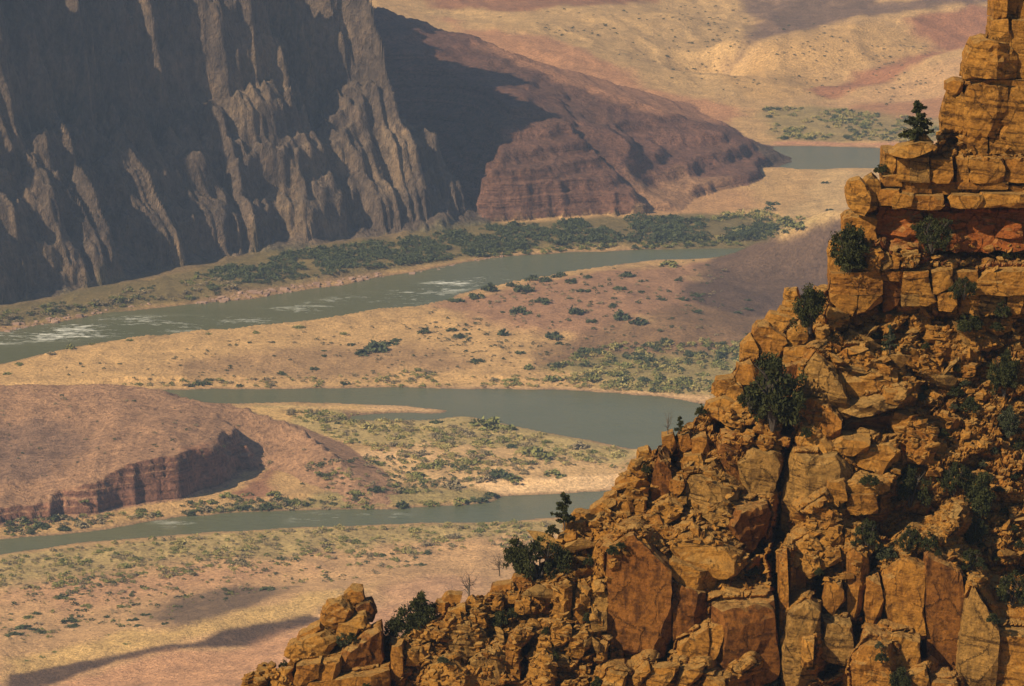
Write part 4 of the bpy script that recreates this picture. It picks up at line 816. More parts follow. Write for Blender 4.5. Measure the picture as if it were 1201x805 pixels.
boulder([(1043, 313), (1049, 298), (1056, 300), (1053, 314)], TY - 4.8, 'narrow upright boulder between two blocks on the rubble ledge', 1.2, (-.3, .2))
boulder([(1057, 311), (1060, 298), (1074, 296), (1078, 302), (1070, 312)], TY - 4.7, 'rounded olive-yellow boulder below the big dark juniper', 1.6, (-.1, .4), 'g')

NX, NV = 700, 400
rx = np.linspace(60, 1560, 40); rx = np.unique(np.concatenate([np.linspace(60, 270, 30), np.linspace(270, 1260, NX - 50), np.linspace(1260, 1560, 20)]))
v = np.linspace(0, 1, NV)
RPX = np.broadcast_to(rx[:, None], (len(rx), NV)); cr = crest(rx) + 2.0 * vn2(rx / 7, rx * 0, 5) + 1.5 * vn2(rx / 2.5, rx * 0, 6)
bot = np.maximum(900, cr + 120)
RPY = cr[:, None] + (bot - cr)[:, None] * v[None]
YB = y_base(RPX, RPY)
xm = (RPX - 600) / 12.0; zm = -(RPY - 402) / 12.0                 # metres on the face
wx1 = xm + 1.1 * fbm(xm / 3, zm / 3, 3, 201); wz1 = zm + 1.1 * fbm(xm / 3, zm / 3, 3, 205)
talus = sstep(360, 400, RPY) * sstep(930, 1060, RPX) * sstep(720, 560, RPY)   # the loose slope on the right: smaller relief
f1, e1, c1_ = facets((wx1 + .25 * wz1) / 6.5, (wz1 - .2 * wx1) / 5.0, 301, .55)
f2, e2, c2_ = facets(wx1 / 2.3, (wz1 - .25 * wx1) / 1.5, 311, .55)
f3, e3, c3_ = facets(wx1 / .8, (wz1 - .15 * wx1) / .5, 321, .5)
f4, e4, _ = facets(xm / .36, zm / .24, 331, .5)
rel = f1 * 1.5 * (1 - .55 * talus) + f2 * .62 + f3 * .27 + f4 * .09
rel += .35 * np.exp(-(e1 / .06) ** 2) + .3 * np.exp(-(e2 / .07) ** 2) + .12 * np.exp(-(e3 / .09) ** 2)
CL = np.zeros(RPX.shape)
bed = (zm + .22 * xm + .8 * fbm(xm / 5, zm / 5, 3, 211)) / 1.25
bedf = bed - np.floor(bed); hard = _h(np.floor(bed), np.floor(xm / 9 + fbm(xm / 6, zm / 6, 2, 215)), np.zeros_like(bed), 219)
rel += (.5 * hard + .1) * (sstep(.45, .0, bedf) - .6 * bedf)        # each bed juts out over the softer one under it
for poly in CLEFTS:
    best = np.full(RPX.shape, 1e9)
    for (x0, y0), (x1, y1) in zip(poly[:-1], poly[1:]):
        ex, ey = x1 - x0, y1 - y0; t = np.clip(((RPX - x0) * ex + (RPY - y0) * ey) / (ex * ex + ey * ey), 0, 1)
        best = np.minimum(best, np.hypot(RPX - x0 - t * ex, RPY - y0 - t * ey))
    CL = np.maximum(CL, sstep(9, 2, best + 3 * f3))
rel += 2.0 * sstep(330, 300, RPY) * sstep(975, 1010, RPX)         # stand back behind the built cliff courses
rel *= sstep(-.002, .03, v)[None] * .85 + .15
# the rock mass closes up round the blocks, so that each is rooted in it
tgt = np.full(RPX.shape, 1e9)
for hp, Yc, th in FRONT:
    c = hp.mean(0); rr = np.abs(hp - c).max() + 40
    i0 = np.searchsorted(rx, c[0] - rr); i1 = np.searchsorted(rx, c[0] + rr)
    if i1 <= i0: continue
    sl = slice(i0, i1); d, _ = seg_sd(RPX[sl], RPY[sl], hp)          # px, positive inside
    dep = Yc + np.minimum(.5 * th, 1.5) + 1.0 * np.exp(-(d / 2.6) ** 2) + .2 * np.maximum(0, -d) / 6.0 + .012 * np.maximum(0, -d) ** 2
    dep = np.where(d > 1.5, Yc + .75 * th, dep)
    tgt[sl] = np.minimum(tgt[sl], np.where(d > -40, dep, 1e9))
tower = sstep(335, 300, RPY) * sstep(975, 1010, RPX)
YR0 = YB + rel
near = np.minimum(YR0, tgt + .6 * (f2 * .62 + f3 * .32 + f4 * .1) + .35 + .5 * (.5 * hard + .1) * (sstep(.45, .0, bedf) - .6 * bedf))
YR = np.where(tgt < 1e8, near, YR0)
YR = YR + 8.0 * CL
ra, rb = ray(RPX, RPY)
RX, RZ = ra * YR, H + rb * YR
P = [np.stack([RX, YR, RZ], -1)]
# down to the valley in front, and over the crest down the far side
front = []
e = P[0][:, -1]
for dz in (30, 90, 200, 330, 0):
    zz = e[:, 2] - dz if dz else np.full(len(rx), -14.0)
    front.append(np.stack([e[:, 0], e[:, 1] - (e[:, 2] - zz) * .52, zz], -1))
back = []
e = P[0][:, 0]
for dy, dz in ((3.0, 1.2), (7.0, 6.0), (14, 18), (45, 70), (140, 240)):
    back.append(np.stack([e[:, 0], e[:, 1] + dy, e[:, 2] - dz], -1))
back.append(np.stack([e[:, 0], e[:, 1] + 330, np.full(len(rx), -14.0)], -1))
G = np.concatenate([np.stack(back[::-1], 1), P[0], np.stack(front, 1)], 1)
ridge = mesh_np('sandstone_ridge', G.reshape(-1, 3), grid_faces(G.shape[0], G.shape[1]), None, smooth=False)
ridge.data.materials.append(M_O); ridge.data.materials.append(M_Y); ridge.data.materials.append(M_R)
rc = np.zeros(G.shape[:2], np.int32); rc[:, 6:6 + NV] = np.where(f1 + .6 * f2 > .25, 1, 0)
rc[:, 6:6 + NV] = np.where((RPY > 240) & (RPY < 316) & (RPX > 1015), 2, rc[:, 6:6 + NV])
ridge.data.polygons.foreach_set('material_index', rc[:-1, :-1].ravel()); tag(ridge, kind='structure')

for o in PENDING: o.parent = ridge

# ---- stones of the talus: the larger ones each a part, the scree as one
rng = np.random.RandomState(77)
bpy.context.view_layer.update(); DG = bpy.context.evaluated_depsgraph_get()
from mathutils import Vector
def RAYD(x, y): a, b = ray(x, y); return Vector((a, 1, b)).normalized()
STONES = []
for q in range(14):
    pl = []
    for s in range(11):
        n = rng.normal(size=3); n /= np.linalg.norm(n); pl.append((n, rng.uniform(.55, .95)))
    sq = np.array((1.0, rng.uniform(.6, .9), rng.uniform(.25, .6)))
    p, f = rock_shape(pl, (1, 1, 1), 2, 400 + q, .03, 0, 1.0, 120); STONES.append(mesh_np('stone', p * sq, f, (M_Y, M_O, M_G, M_Y)[q % 4], link=False))
def ridge_pt(px, py, lift=0.0):
    i = np.clip(np.searchsorted(rx, px), 1, len(rx) - 1); j = np.clip(int((py - cr[i]) / (bot[i] - cr[i]) * (NV - 1)), 0, NV - 1)
    return P[0][i, j] * 1.0
ZONES = [  # polygon, stones, small, size range (m)
    ([(1000, 290), (1201, 288), (1201, 318), (1040, 316)], 30, 90, (.4, 1.1)),
    ([(1050, 366), (1201, 366), (1201, 480), (1060, 480), (1030, 400)], 60, 520, (.45, 1.5)), ([(980, 375), (1060, 370), (1040, 450), (970, 420)], 36, 260, (.5, 1.5)),
    ([(1060, 480), (1201, 480), (1201, 700), (1140, 690), (1080, 620), (1040, 560)], 40, 900, (.4, 1.2)),
    ([(840, 480), (930, 490), (925, 530), (850, 520)], 16, 90, (.5, 1.2)), ([(740, 540), (860, 540), (860, 640), (750, 640), (690, 620)], 30, 200, (.5, 1.4)),
    ([(640, 640), (720, 600), (740, 640), (705, 700), (640, 690)], 40, 300, (.5, 1.5)), ([(480, 740), (600, 690), (705, 690), (705, 805), (460, 805)], 50, 520, (.5, 1.4)), ([(940, 590), (1030, 600), (1040, 670), (950, 690)], 24, 170, (.5, 1.3)),
    ([(1000, 640), (1090, 620), (1080, 650), (1010, 660)], 8, 80, (.4, .9)), ([(1093, 150), (1125, 158), (1125, 184), (1095, 184)], 8, 50, (.3, .7)), ([(1110, 176), (1201, 174), (1201, 186), (1110, 187)], 6, 60, (.3, .6)), ([(860, 650), (920, 640), (915, 700), (870, 690)], 10, 60, (.4, 1.0)), ([(285, 780), (345, 775), (345, 805), (285, 805)], 8, 60, (.4, 1.0))]
def inpoly(x, y, poly):
    ins = False; n = len(poly)
    for i in range(n):
        (ax_, ay), (bx, by) = poly[i], poly[(i + 1) % n]
        if (ay > y) != (by > y) and x < (bx - ax_) * (y - ay) / (by - ay) + ax_: ins = not ins
    return ins
sv, sf, off = [], [], 0
pd = np.array([(x, y, z) for x in (-1, 1) for y in (-1, 1) for z in (-1, 1)], float)
pf = np.array([(0, 1, 3), (0, 3, 2), (4, 6, 7), (4, 7, 5), (0, 4, 5), (0, 5, 1), (2, 3, 7), (2, 7, 6), (0, 2, 6), (0, 6, 4), (1, 5, 7), (1, 7, 3)])
n_st = 0
for poly, ns, nsm, (s0, s1) in ZONES:
    pa = np.array(poly, float); lo_, hi_ = pa.min(0), pa.max(0)
    k = 0; tries = 0
    while k < ns + nsm and tries < 20000:
        tries += 1
        x = rng.uniform(lo_[0], hi_[0]); y = rng.uniform(lo_[1], hi_[1])
        if not inpoly(x, y, poly): continue
        ok, p, nrm, _, _, _ = scene.ray_cast(DG, cam.location, RAYD(x, y))
        if not ok or nrm[2] < .12 or p[1] > 460: continue
        p = np.array(p)
        if k < ns and n_st < 300:
            s = s0 + (s1 - s0) * rng.rand() ** 2; o = bpy.data.objects.new('stone', STONES[rng.randint(14)]); C.objects.link(o)
            o.location = p + np.array((0, -.12 * s, .12 * s)); o.scale = (s * .75, s * .75, s * .75)
            o.rotation_euler = (rng.normal(0, .35) + .5, rng.normal(0, .45), rng.uniform(0, 6.28)); o.parent = ridge; n_st += 1
        else:
            s = rng.uniform(.12, .38) * (1.6 if rng.rand() < .15 else 1)
            A = rng.normal(size=(3, 3)); Q, _ = np.linalg.qr(A)
            vv = (pd + .45 * rng.uniform(-1, 1, pd.shape)) * np.array((.85, .7, rng.uniform(.22, .5))) * s
            a_ = rng.uniform(0, 6.28); c_, s_ = math.cos(a_), math.sin(a_); vv = np.stack([vv[:, 0] * c_ - vv[:, 1] * s_, vv[:, 0] * s_ + vv[:, 1] * c_, vv[:, 2] + .3 * vv[:, 1]], 1)
            vv = vv @ Q.T if rng.rand() < .3 else vv; sv.append(vv + p + np.array((0, 0, .15 * s))); sf.append(pf + off); off += len(pd)
        k += 1
scree = mesh_np('scree', np.concatenate(sv), np.concatenate(sf), M_Y, parent=ridge); tag(scree, kind='stuff')

# ------------------------------------------------------------------ trees and shrubs on the ridge
def tube(p0, p1, r0, r1, n=6):
    p0 = np.array(p0, float); p1 = np.array(p1, float); d = p1 - p0; d /= np.linalg.norm(d) + 1e-9
    a = np.cross(d, (0.3, .9, .2)); a /= np.linalg.norm(a); b = np.cross(d, a); t = np.linspace(0, 2 * np.pi, n, endpoint=False)
    c = np.cos(t)[:, None] * a + np.sin(t)[:, None] * b
    v = np.concatenate([p0 + c * r0, p1 + c * r1]); i = np.arange(n); j = (i + 1) % n
    return v, np.stack([i, j, j + n, i + n], 1)
def join(parts):
    vs, fs, o = [], [], 0
    for v, f in parts: vs.append(v); fs.append(f + o); o += len(v)
    return np.concatenate(vs), np.concatenate(fs)
def leaves(centres, size, n, rng, spread, up=.2):
    """n leaf sprays (quads) scattered round each clump centre"""
    c = np.repeat(np.asarray(centres, float), n, 0); m = len(c); sp = np.repeat(np.broadcast_to(spread, (len(centres),)), n)
    g = rng.normal(size=(m, 3)); g /= np.linalg.norm(g, axis=1)[:, None]; g *= (rng.rand(m, 1) ** .55) * sp[:, None] * rng.uniform(.6, 1.5, (m, 1)) * np.array((1, 1, .75))
    c = c + g
    u = rng.normal(size=(m, 3)); u[:, 2] += up; u /= np.linalg.norm(u, axis=1)[:, None]
    w = np.cross(u, rng.normal(size=(m, 3))); w /= np.linalg.norm(w, axis=1)[:, None]
    s = size * rng.uniform(.6, 1.4, (m, 1))
    v = np.stack([c - u * s, c + w * s * .45, c + u * s, c - w * s * .45], 1).reshape(-1, 3)
    return v, np.arange(m * 4).reshape(-1, 4)
def make_tree(kind, seed):
    rng = np.random.RandomState(seed); wood = []; cs = []; sp = []
    if kind == 'pine':
        wood.append(tube((0, 0, -.08), (.02, 0, .5), .035, .022)); wood.append(tube((.02, 0, .5), (.0, .01, .97), .022, .005))
        for k in range(30):
            h = .16 + .8 * (k / 29.0) ** 1.0; a = rng.uniform(0, 6.28); L_ = (.40 * (1 - h) ** .8 + .05) * rng.uniform(.55, 1.15)
            e = np.array((math.cos(a) * L_, math.sin(a) * L_, h + .06 * rng.uniform(-.5, 1))); wood.append(tube((.01, 0, h - .03), e, .010, .003, 4))
            for t in (.35, .65, 1.0):
                if t > .3 and rng.rand() < .9: cs.append(np.array((0, 0, h)) * (1 - t) + e * t); sp.append(.065 * (1.15 - .5 * h))
        n, size = 60, .034
    elif kind in ('juniper', 'wide'):
        W = .42 if kind == 'juniper' else .68
        top = .95 if kind == 'juniper' else .9
        for k in range(5):
            a = rng.uniform(0, 6.28); b = np.array((math.cos(a) * W * .45, math.sin(a) * W * .45, rng.uniform(.35, .6))); wood.append(tube((0, 0, -.08), b, .04, .02)); 
            for q in range(3): wood.append(tube(b, b + np.array((rng.normal(0, .14), rng.normal(0, .14), rng.uniform(.1, .3))), .018, .005, 4))
        lobes = [(rng.uniform(-.75, .75) * W, rng.uniform(-.75, .75) * W, rng.uniform(.2, .68) * top, rng.uniform(.2, .32) * (W / .42) ** .5) for _ in range(9)] + [(rng.uniform(-.1, .1), 0, top - .2, .2)]
        for x, y, z, r in lobes:
            for q in range(9):
                g = rng.normal(size=3); g /= np.linalg.norm(g); p = np.array((x, y, z)) + g * r * rng.uniform(.5, 1.0); 
                if p[2] > .06: cs.append(p); sp.append(rng.uniform(.06, .17))
        n, size = 70, .036
    elif kind == 'bush':
        for k in range(6):
            a = rng.uniform(0, 6.28); wood.append(tube((0, 0, -.1), (math.cos(a) * .35, math.sin(a) * .35, rng.uniform(.3, .7)), .03, .008, 4))
        for k in range(60):
            a = rng.uniform(0, 6.28); r = .62 * rng.rand() ** .5; z = (1 - (r / .7) ** 2) * rng.uniform(.25, .92); cs.append((math.cos(a) * r, math.sin(a) * r, max(z, .06))); sp.append(rng.uniform(.09, .16))
        n, size = 44, .060
    else:                                                            # dead, bare limbs
        wood.append(tube((0, 0, -.1), (.03, 0, .4), .035, .022, 5)); tips = [((.03, 0, .4), .022, np.array((.1, 0, 1.0)))]
        for k in range(9): tips.append(((.02, 0, rng.uniform(.15, .45)), .018, np.array((rng.uniform(-1, 1), rng.uniform(-.5, .5), rng.uniform(.3, 1)))))
        for p, r, d in tips:
            p = np.array(p)
            for g in range(3):
                e = p + d / np.linalg.norm(d) * rng.uniform(.14, .24); wood.append(tube(p, e, r, r * .6, 4)); 
                for q in range(2): wood.append(tube(e, e + (d + rng.normal(0, .7, 3)) * .13, r * .45, r * .15, 4))
                p = e; r *= .6; d = d + rng.normal(0, .45, 3)
        v, f = join(wood); return mesh_np('trunk', v, f, M_DEAD, link=False), None
    v, f = join(wood); tm = mesh_np('trunk', v, f, M_WOOD, link=False)
    v, f = leaves(cs, size, n, rng, np.array(sp)); return tm, (v, f)
PROTO = {}
for kind, seeds in (('pine', (1, 2)), ('juniper', (3, 4, 5)), ('wide', (6, 7)), ('bush', (8, 9, 10)), ('dead', (11, 12))):
    PROTO[kind] = []
    for sd in seeds:
        tm, lf = make_tree(kind, sd)
        ms = {}
        if lf is not None:
            ms = {'j': mesh_np('crown', *lf, M_JUN, link=False), 's': mesh_np('crown', *lf, M_SAGE, link=False)}
        PROTO[kind].append((tm, ms))
rng = np.random.RandomState(5)
NTREE = 0
def tree(kind, px, py, hpx, label, name, cat, wf=1.0, fol='j', group=None, fwd=.3, Y=None):
    """a tree or shrub rooted where the slope is seen at (px, py), hpx tall in the survey photo"""
    global NTREE; NTREE += 1
    if Y is None:
        ok, p, nrm, _, _, _ = scene.ray_cast(DG, cam.location, RAYD(px, py)); p = np.array(p)
        if not ok or p[1] > 470: p = at(px, py, float(y_base(px, py)))
    else: p = at(px, py, Y)
    s = hpx / FP * p[1] * 1.02; wf = wf * (.78 if kind == 'wide' else .95); s *= .92 if px > 1000 else 1.0
    o = bpy.data.objects.new(name, None); C.objects.link(o); o.location = p + np.array((0, -fwd, 0)); o.scale = (s * wf, s * wf, s); o.rotation_euler = (0, 0, rng.uniform(0, 6.28))
    tm, ms = PROTO[kind][NTREE % len(PROTO[kind])]
    t = bpy.data.objects.new('trunk' if kind != 'bush' else 'stems', tm); C.objects.link(t); t.parent = o
    if ms: c = bpy.data.objects.new('crown', ms[fol]); C.objects.link(c); c.parent = o
    return tag(o, label, cat, group)
bpy.context.view_layer.update(); DG = bpy.context.evaluated_depsgraph_get()
tree('pine', 1075, 169, 55, 'lone dark pine standing on the ledge against the far hills', 'pine_tree', 'tree', 1.15, Y=TY - .8)
tree('bush', 1034, 203, 16, 'small dark shrub on the tip of the shelf above the heart-shaped boulder', 'shrub', 'shrub', 1.0, Y=TY - 1.0)
tree('wide', 1093, 293, 48, 'big dark juniper in front of the red shale band', 'juniper_tree', 'tree', .95, Y=TY - 3.4)
tree('juniper', 996, 318, 62, 'open-branched juniper on the pale corner below the heart-shaped boulder', 'juniper_tree', 'tree', .75, Y=TY - 4.4)
tree('bush', 1008, 314, 18, 'small shrub at the foot of the open-branched juniper', 'shrub', 'shrub', .9, Y=TY - 5.0)
tree('bush', 1184, 300, 22, 'small dark shrub on the rubble ledge below the red shale', 'shrub', 'shrub', .7, fwd=.8)
tree('juniper', 950, 386, 58, 'dark conical juniper on the shoulder left of the jointed blocks', 'juniper_tree', 'tree', .72, Y=400.5)
tree('juniper', 906, 497, 92, 'tallest dark juniper filling the cleft beside the overhanging outcrop', 'juniper_tree', 'tree', .75, Y=396.5)
tree('wide', 880, 480, 26, 'low juniper bush at the left foot of the tallest juniper', 'juniper_bush', 'shrub', .9, Y=396.5)
tree('wide', 1130, 349, 30, 'round dark juniper hiding a joint in the block course', 'juniper_bush', 'shrub', 1.0, Y=TY - 5.6)
tree('bush', 1136, 386, 28, 'round dark shrub just under the block course', 'shrub', 'shrub', 1.0, fwd=.8)
tree('bush', 1175, 369, 20, 'smaller dark shrub to the right of the round one under the block course', 'shrub', 'shrub', .9, fwd=.8)
tree('bush', 1168, 386, 12, 'low shrub on the talus slope among loose stones', 'shrub', 'shrub', 1.2, group='low shrubs on the talus slope', fwd=.6)
tree('pine', 1043, 412, 36, 'thin olive sapling on the rubble above the overhanging outcrop', 'pine_sapling', 'tree', .8, 's', fwd=.6)
tree('juniper', 1177, 462, 62, 'narrow dark juniper on the talus slope', 'juniper_tree', 'tree', .62, fwd=.6)
tree('juniper', 1182, 512, 44, 'ragged grey-brown juniper directly below the narrow one on the talus slope', 'juniper_tree', 'tree', .7, 's', fwd=.6)
for x, y, h, w in ((1120, 462, 14, 1.2), (1131, 450, 11, 1.2), (1080, 468, 11, 1.0), (1084, 456, 8, 1.1), (1106, 512, 12, 1.0), (1122, 434, 12, .9), (1118, 478, 8, 1.2), (1085, 408, 10, .9), (1060, 380, 9, 1.2), (1028, 396, 8, 1.3), (1152, 546, 9, 1.2), (1165, 530, 10, 1.0), (1190, 560, 10, 1.2), (1178, 600, 9, 1.3), (1195, 640, 10, 1.1), (1160, 560, 8, 1.2), (1150, 640, 9, 1.0), (1100, 650, 9, 1.0), (1012, 565, 9, 1.0), (1195, 525, 14, .9), (1172, 575, 8, 1.2), (1188, 620, 9, 1.2), (1168, 655, 9, 1.2)):
    tree('bush', x, y, h, 'low shrub on the talus slope among loose stones', 'shrub', 'shrub', w, 's' if (x + y) % 3 == 0 else 'j', 'low shrubs on the talus slope', .5)
tree('bush', 1137, 480, 20, 'round shrub in the middle of the talus slope, larger than its neighbours', 'shrub', 'shrub', 1.0, fwd=.6)
tree('bush', 1020, 565, 15, 'flat dark shrub on the ledge under the dark hollow', 'shrub', 'shrub', 1.3, fwd=1.0)
tree('wide', 1066, 588, 54, 'broad dark juniper to the right of the pale laminated ledge', 'juniper_tree', 'tree', .85, fwd=1.0)
tree('wide', 1118, 575, 42, 'rounded juniper between the broad one and the long leaning one', 'juniper_tree', 'tree', .8, fwd=.8)
tree('juniper', 1148, 602, 62, 'tall ragged juniper with an open crown on the talus slope', 'juniper_tree', 'tree', .75, fwd=.8)
tree('wide', 1140, 634, 36, 'dark juniper bush just below the tall ragged juniper', 'juniper_bush', 'shrub', .9, fwd=.8)
tree('wide', 1016, 638, 40, 'spiky dark juniper above the split columns', 'juniper_tree', 'tree', .85, fwd=1.0)
tree('wide', 1064, 642, 34, 'dark juniper bush above the smooth orange slab', 'juniper_bush', 'shrub', .9, fwd=1.0)
tree('bush', 1088, 640, 22, 'small dark shrub at the top of the tall brown pillar', 'shrub', 'shrub', .9, fwd=1.0)
tree('bush', 1040, 652, 18, 'dull shrub in the gully head left of the smooth orange slab', 'shrub', 'shrub', 1.3, 's', fwd=1.0)
tree('wide', 1138, 664, 28, 'low dark juniper above the pale corner block', 'juniper_bush', 'shrub', 1.1, fwd=.8)
tree('wide', 1186, 704, 46, 'big dark juniper above the large corner blocks', 'juniper_tree', 'tree', .85, fwd=1.0)
tree('bush', 1163, 728, 16, 'small shrub on the rim of the large corner blocks', 'shrub', 'shrub', .9, fwd=1.0)
tree('juniper', 1054, 804, 34, 'dark juniper at the foot of the tall brown pillar', 'juniper_bush', 'shrub', .8, fwd=1.6)
tree('bush', 1033, 772, 16, 'dark shrub on the rough orange ledge', 'shrub', 'shrub', .9, fwd=1.2)
tree('bush', 1030, 756, 10, 'tiny shrub at the top of the rough orange ledge', 'shrub', 'shrub', 1.0, 's', fwd=1.2)
tree('bush', 945, 510, 14, 'small green shrub below the laminated face beside the tallest juniper', 'shrub', 'shrub', .8, fwd=.8)
tree('pine', 662, 618, 42, 'green cone-shaped juniper on the crest against the river', 'juniper_tree', 'tree', 1.0, Y=390.5)
tree('bush', 648, 626, 14, 'small shrub beside the cone-shaped juniper on the crest', 'shrub', 'shrub', 1.0, Y=390.5)
tree('wide', 632, 680, 58, 'largest spreading dark juniper on the crest of the lower ridge', 'juniper_tree', 'tree', .95, Y=389)
tree('juniper', 606, 672, 46, 'open-crowned juniper leaning out left of the largest spreading one', 'juniper_tree', 'tree', .8, Y=389.5)
tree('dead', 586, 672, 30, 'half-dead twiggy shrub on the crest beside the open-crowned juniper', 'dead_shrub', 'dead tree', 1.0, Y=389.5)
tree('dead', 550, 702, 38, 'bare dead tree with spreading twigs on the lower ridge crest', 'dead_tree', 'dead tree', 1.15, Y=389)
tree('juniper', 491, 748, 58, 'pointed green juniper between the two lower outcrops', 'juniper_tree', 'tree', .85, Y=386)
tree('juniper', 462, 752, 34, 'smaller juniper crowded against the left of the pointed one', 'juniper_tree', 'tree', .7, Y=386)
tree('wide', 474, 775, 38, 'dense dark juniper mass under the pointed juniper', 'juniper_bush', 'shrub', .8, Y=385.5)
tree('bush', 402, 753, 14, 'grey-green shrub on the slabs of the lowest outcrop', 'shrub', 'shrub', 1.4, 's', fwd=.8)
tree('bush', 413, 749, 12, 'dark shrub beside the grey-green one on the lowest outcrop', 'shrub', 'shrub', .9, fwd=.8)
tree('bush', 316, 806, 26, 'dark shrub at the left tip of the ridge', 'shrub', 'shrub', .8, Y=382)
tree('bush', 333, 782, 10, 'tiny shrub under the slabs at the left tip of the ridge', 'shrub', 'shrub', 1.0, Y=383.5)
tree('bush', 587, 732, 22, 'dark shrub among pale stones below the crest', 'shrub', 'shrub', .8, fwd=.8)
tree('bush', 601, 722, 14, 'low shrub to the right of the dark one among pale stones', 'shrub', 'shrub', .9, fwd=.8)
tree('bush', 822, 486, 14, 'dark shrub on the crest beside the sandy river bend', 'shrub', 'shrub', .8, Y=398.5)
tree('pine', 797, 507, 20, 'little dark juniper on the crest against the river', 'juniper_tree', 'tree', .9, Y=397.5)
tree('dead', 783, 510, 30, 'thin bare snag beside the little juniper on the crest', 'dead_tree', 'dead tree', .7, Y=397.5)
for x, y, h, w in ((758, 552, 10, 1.0), (718, 648, 12, 1.1), (728, 640, 8, 1.3), (690, 660, 12, .9), (688, 728, 14, .6), (640, 742, 12, .7), (520, 775, 9, 1.3), (700, 806, 18, .7), (905, 810, 18, 1.0), (880, 672, 14, 1.2), (960, 672, 9, 1.0), (430, 806, 9, 1.2), (650, 772, 12, .8)):
    tree('bush', x, y, h, 'small shrub rooted in a crack of the lower ridge', 'shrub', 'shrub', w, 's' if (x + y) % 2 else 'j', 'small shrubs in the cracks of the lower ridge', .6)

# ------------------------------------------------------------------ vegetation of the valley
rng = np.random.RandomState(9)
def bush_shape(seed, n=110, flat_=.55, size=.13):
    r_ = np.random.RandomState(seed); cs = []; sp = []
    for k in range(14):
        a = r_.uniform(0, 6.28); r = .75 * r_.rand() ** .5; cs.append((math.cos(a) * r, math.sin(a) * r, flat_ * (1 - .7 * (r / .8) ** 2) * r_.uniform(.45, 1.0) + .08)); sp.append(r_.uniform(.16, .3))
    return leaves(cs, size, n // 14, r_, np.array(sp), .5)
SHAPES = [bush_shape(50 + k, 280, .45 + .1 * (k % 4), .165) for k in range(8)]
M_VG = [mat_leaf('green_shrub_leaves', (0.15, 0.155, 0.045), (0.25, 0.225, 0.072), .15), mat_leaf('dark_shrub_leaves', (0.052, 0.064, 0.027), (0.092, 0.100, 0.040), .15), mat_leaf('olive_shrub_leaves', (0.30, 0.25, 0.085), (0.42, 0.33, 0.12), .15), mat_leaf('grey_shrub_leaves', (0.22, 0.17, 0.092), (0.30, 0.225, 0.12), .15)]
SHM = [[mesh_np('foliage', v, f, m, link=False) for v, f in SHAPES] for m in M_VG]
n_ind = 0
def shrub(px, py, wpx, mat, label, group, name='shrub', flat_=1.0):
    global n_ind; n_ind += 1
    p = hit(px, py); s = wpx / FP * p[1] / 2
    o = bpy.data.objects.new(name, SHM[mat][rng.randint(8)]); C.objects.link(o); o.location = p + np.array((0, 0, -.15 * s)); o.scale = (s * 1.05, s * rng.uniform(.9, 1.3), s * flat_ * rng.uniform(.8, 1.15)); o.rotation_euler = (0, 0, rng.uniform(0, 6.28))
    size = 'small ' if wpx < 13 else 'large ' if wpx > 25 else ''
    if group: label = size + ('green', 'dark green', 'yellow-olive', 'grey-brown')[mat] + ' ' + label; group = size + group
    return tag(o, label, 'shrub', group)
STUFF = {}
def scatter(key, poly, n, wr, mats, flat_=.9):
    """ground cover nobody could count: many small bushes in one object"""
    pa = np.array(poly, float); lo_, hi_ = pa.min(0), pa.max(0); k = 0; tries = 0
    while k < n and tries < n * 30:
        tries += 1; x = rng.uniform(lo_[0], hi_[0]); y = rng.uniform(lo_[1], hi_[1])
        if not inpoly(x, y, poly): continue
        if vn2(np.array([x / 28.0]), np.array([y / 11.0]), 77)[0] < rng.uniform(-.75, .35): continue
        p = hit(x, y)
        if p[2] < .25: continue
        s = wr[0] + (wr[1] - wr[0]) * rng.rand() ** 1.8; s = s / FP * p[1] / 2
        v, f = SHAPES[rng.randint(8)]; q = rng.rand(len(f)) < .4; f = f[q]; vv = v.reshape(-1, 4, 3)[q].reshape(-1, 3)
        c, sn = math.cos(k), math.sin(k); vv = np.stack([vv[:, 0] * c - vv[:, 1] * sn, vv[:, 0] * sn + vv[:, 1] * c, vv[:, 2] * flat_], 1) * s * 1.1
        STUFF.setdefault((key, mats[rng.randint(len(mats))]), []).append(vv + p); k += 1
def zone(label, group, mat, flat_, items):
    for it in items: shrub(it[0], it[1], it[2], mat if len(it) < 4 else it[3], label, group, flat_=flat_)
def zrand(label, group, mats, poly, n, wr, flat_=.9):
    pa = np.array(poly, float); lo_, hi_ = pa.min(0), pa.max(0); k = 0; t = 0
    while k < n and t < 4000:
        t += 1; x = rng.uniform(lo_[0], hi_[0]); y = rng.uniform(lo_[1], hi_[1])
        if not inpoly(x, y, poly) or hit(x, y)[2] < .3: continue
        shrub(x, y, wr[0] + (wr[1] - wr[0]) * rng.rand() ** 1.5, mats[rng.randint(len(mats))], label, group, flat_=flat_); k += 1
zone('tree-like shrub on the low dunes by the rapids', 'dune shrubs by the rapids', 1, 1.0, [(614, 343, 30), (637, 356, 25), (610, 368, 30), (674, 368, 26), (685, 342, 18), (670, 332, 18), (640, 330, 20), (727, 340, 16), (718, 360, 16), (751, 343, 10), (775, 352, 14), (690, 326, 14), (560, 350, 24), (575, 342, 24), (535, 354, 22), (655, 325, 26), (625, 329, 20), (600, 336, 16), (735, 325, 18), (785, 313, 26, 0), (795, 330, 12), (728, 375, 26), (748, 380, 24), (693, 378, 16), (650, 397, 24), (656, 404, 12), (590, 393, 18), (498, 391, 18), (540, 396, 22), (530, 388, 14)])
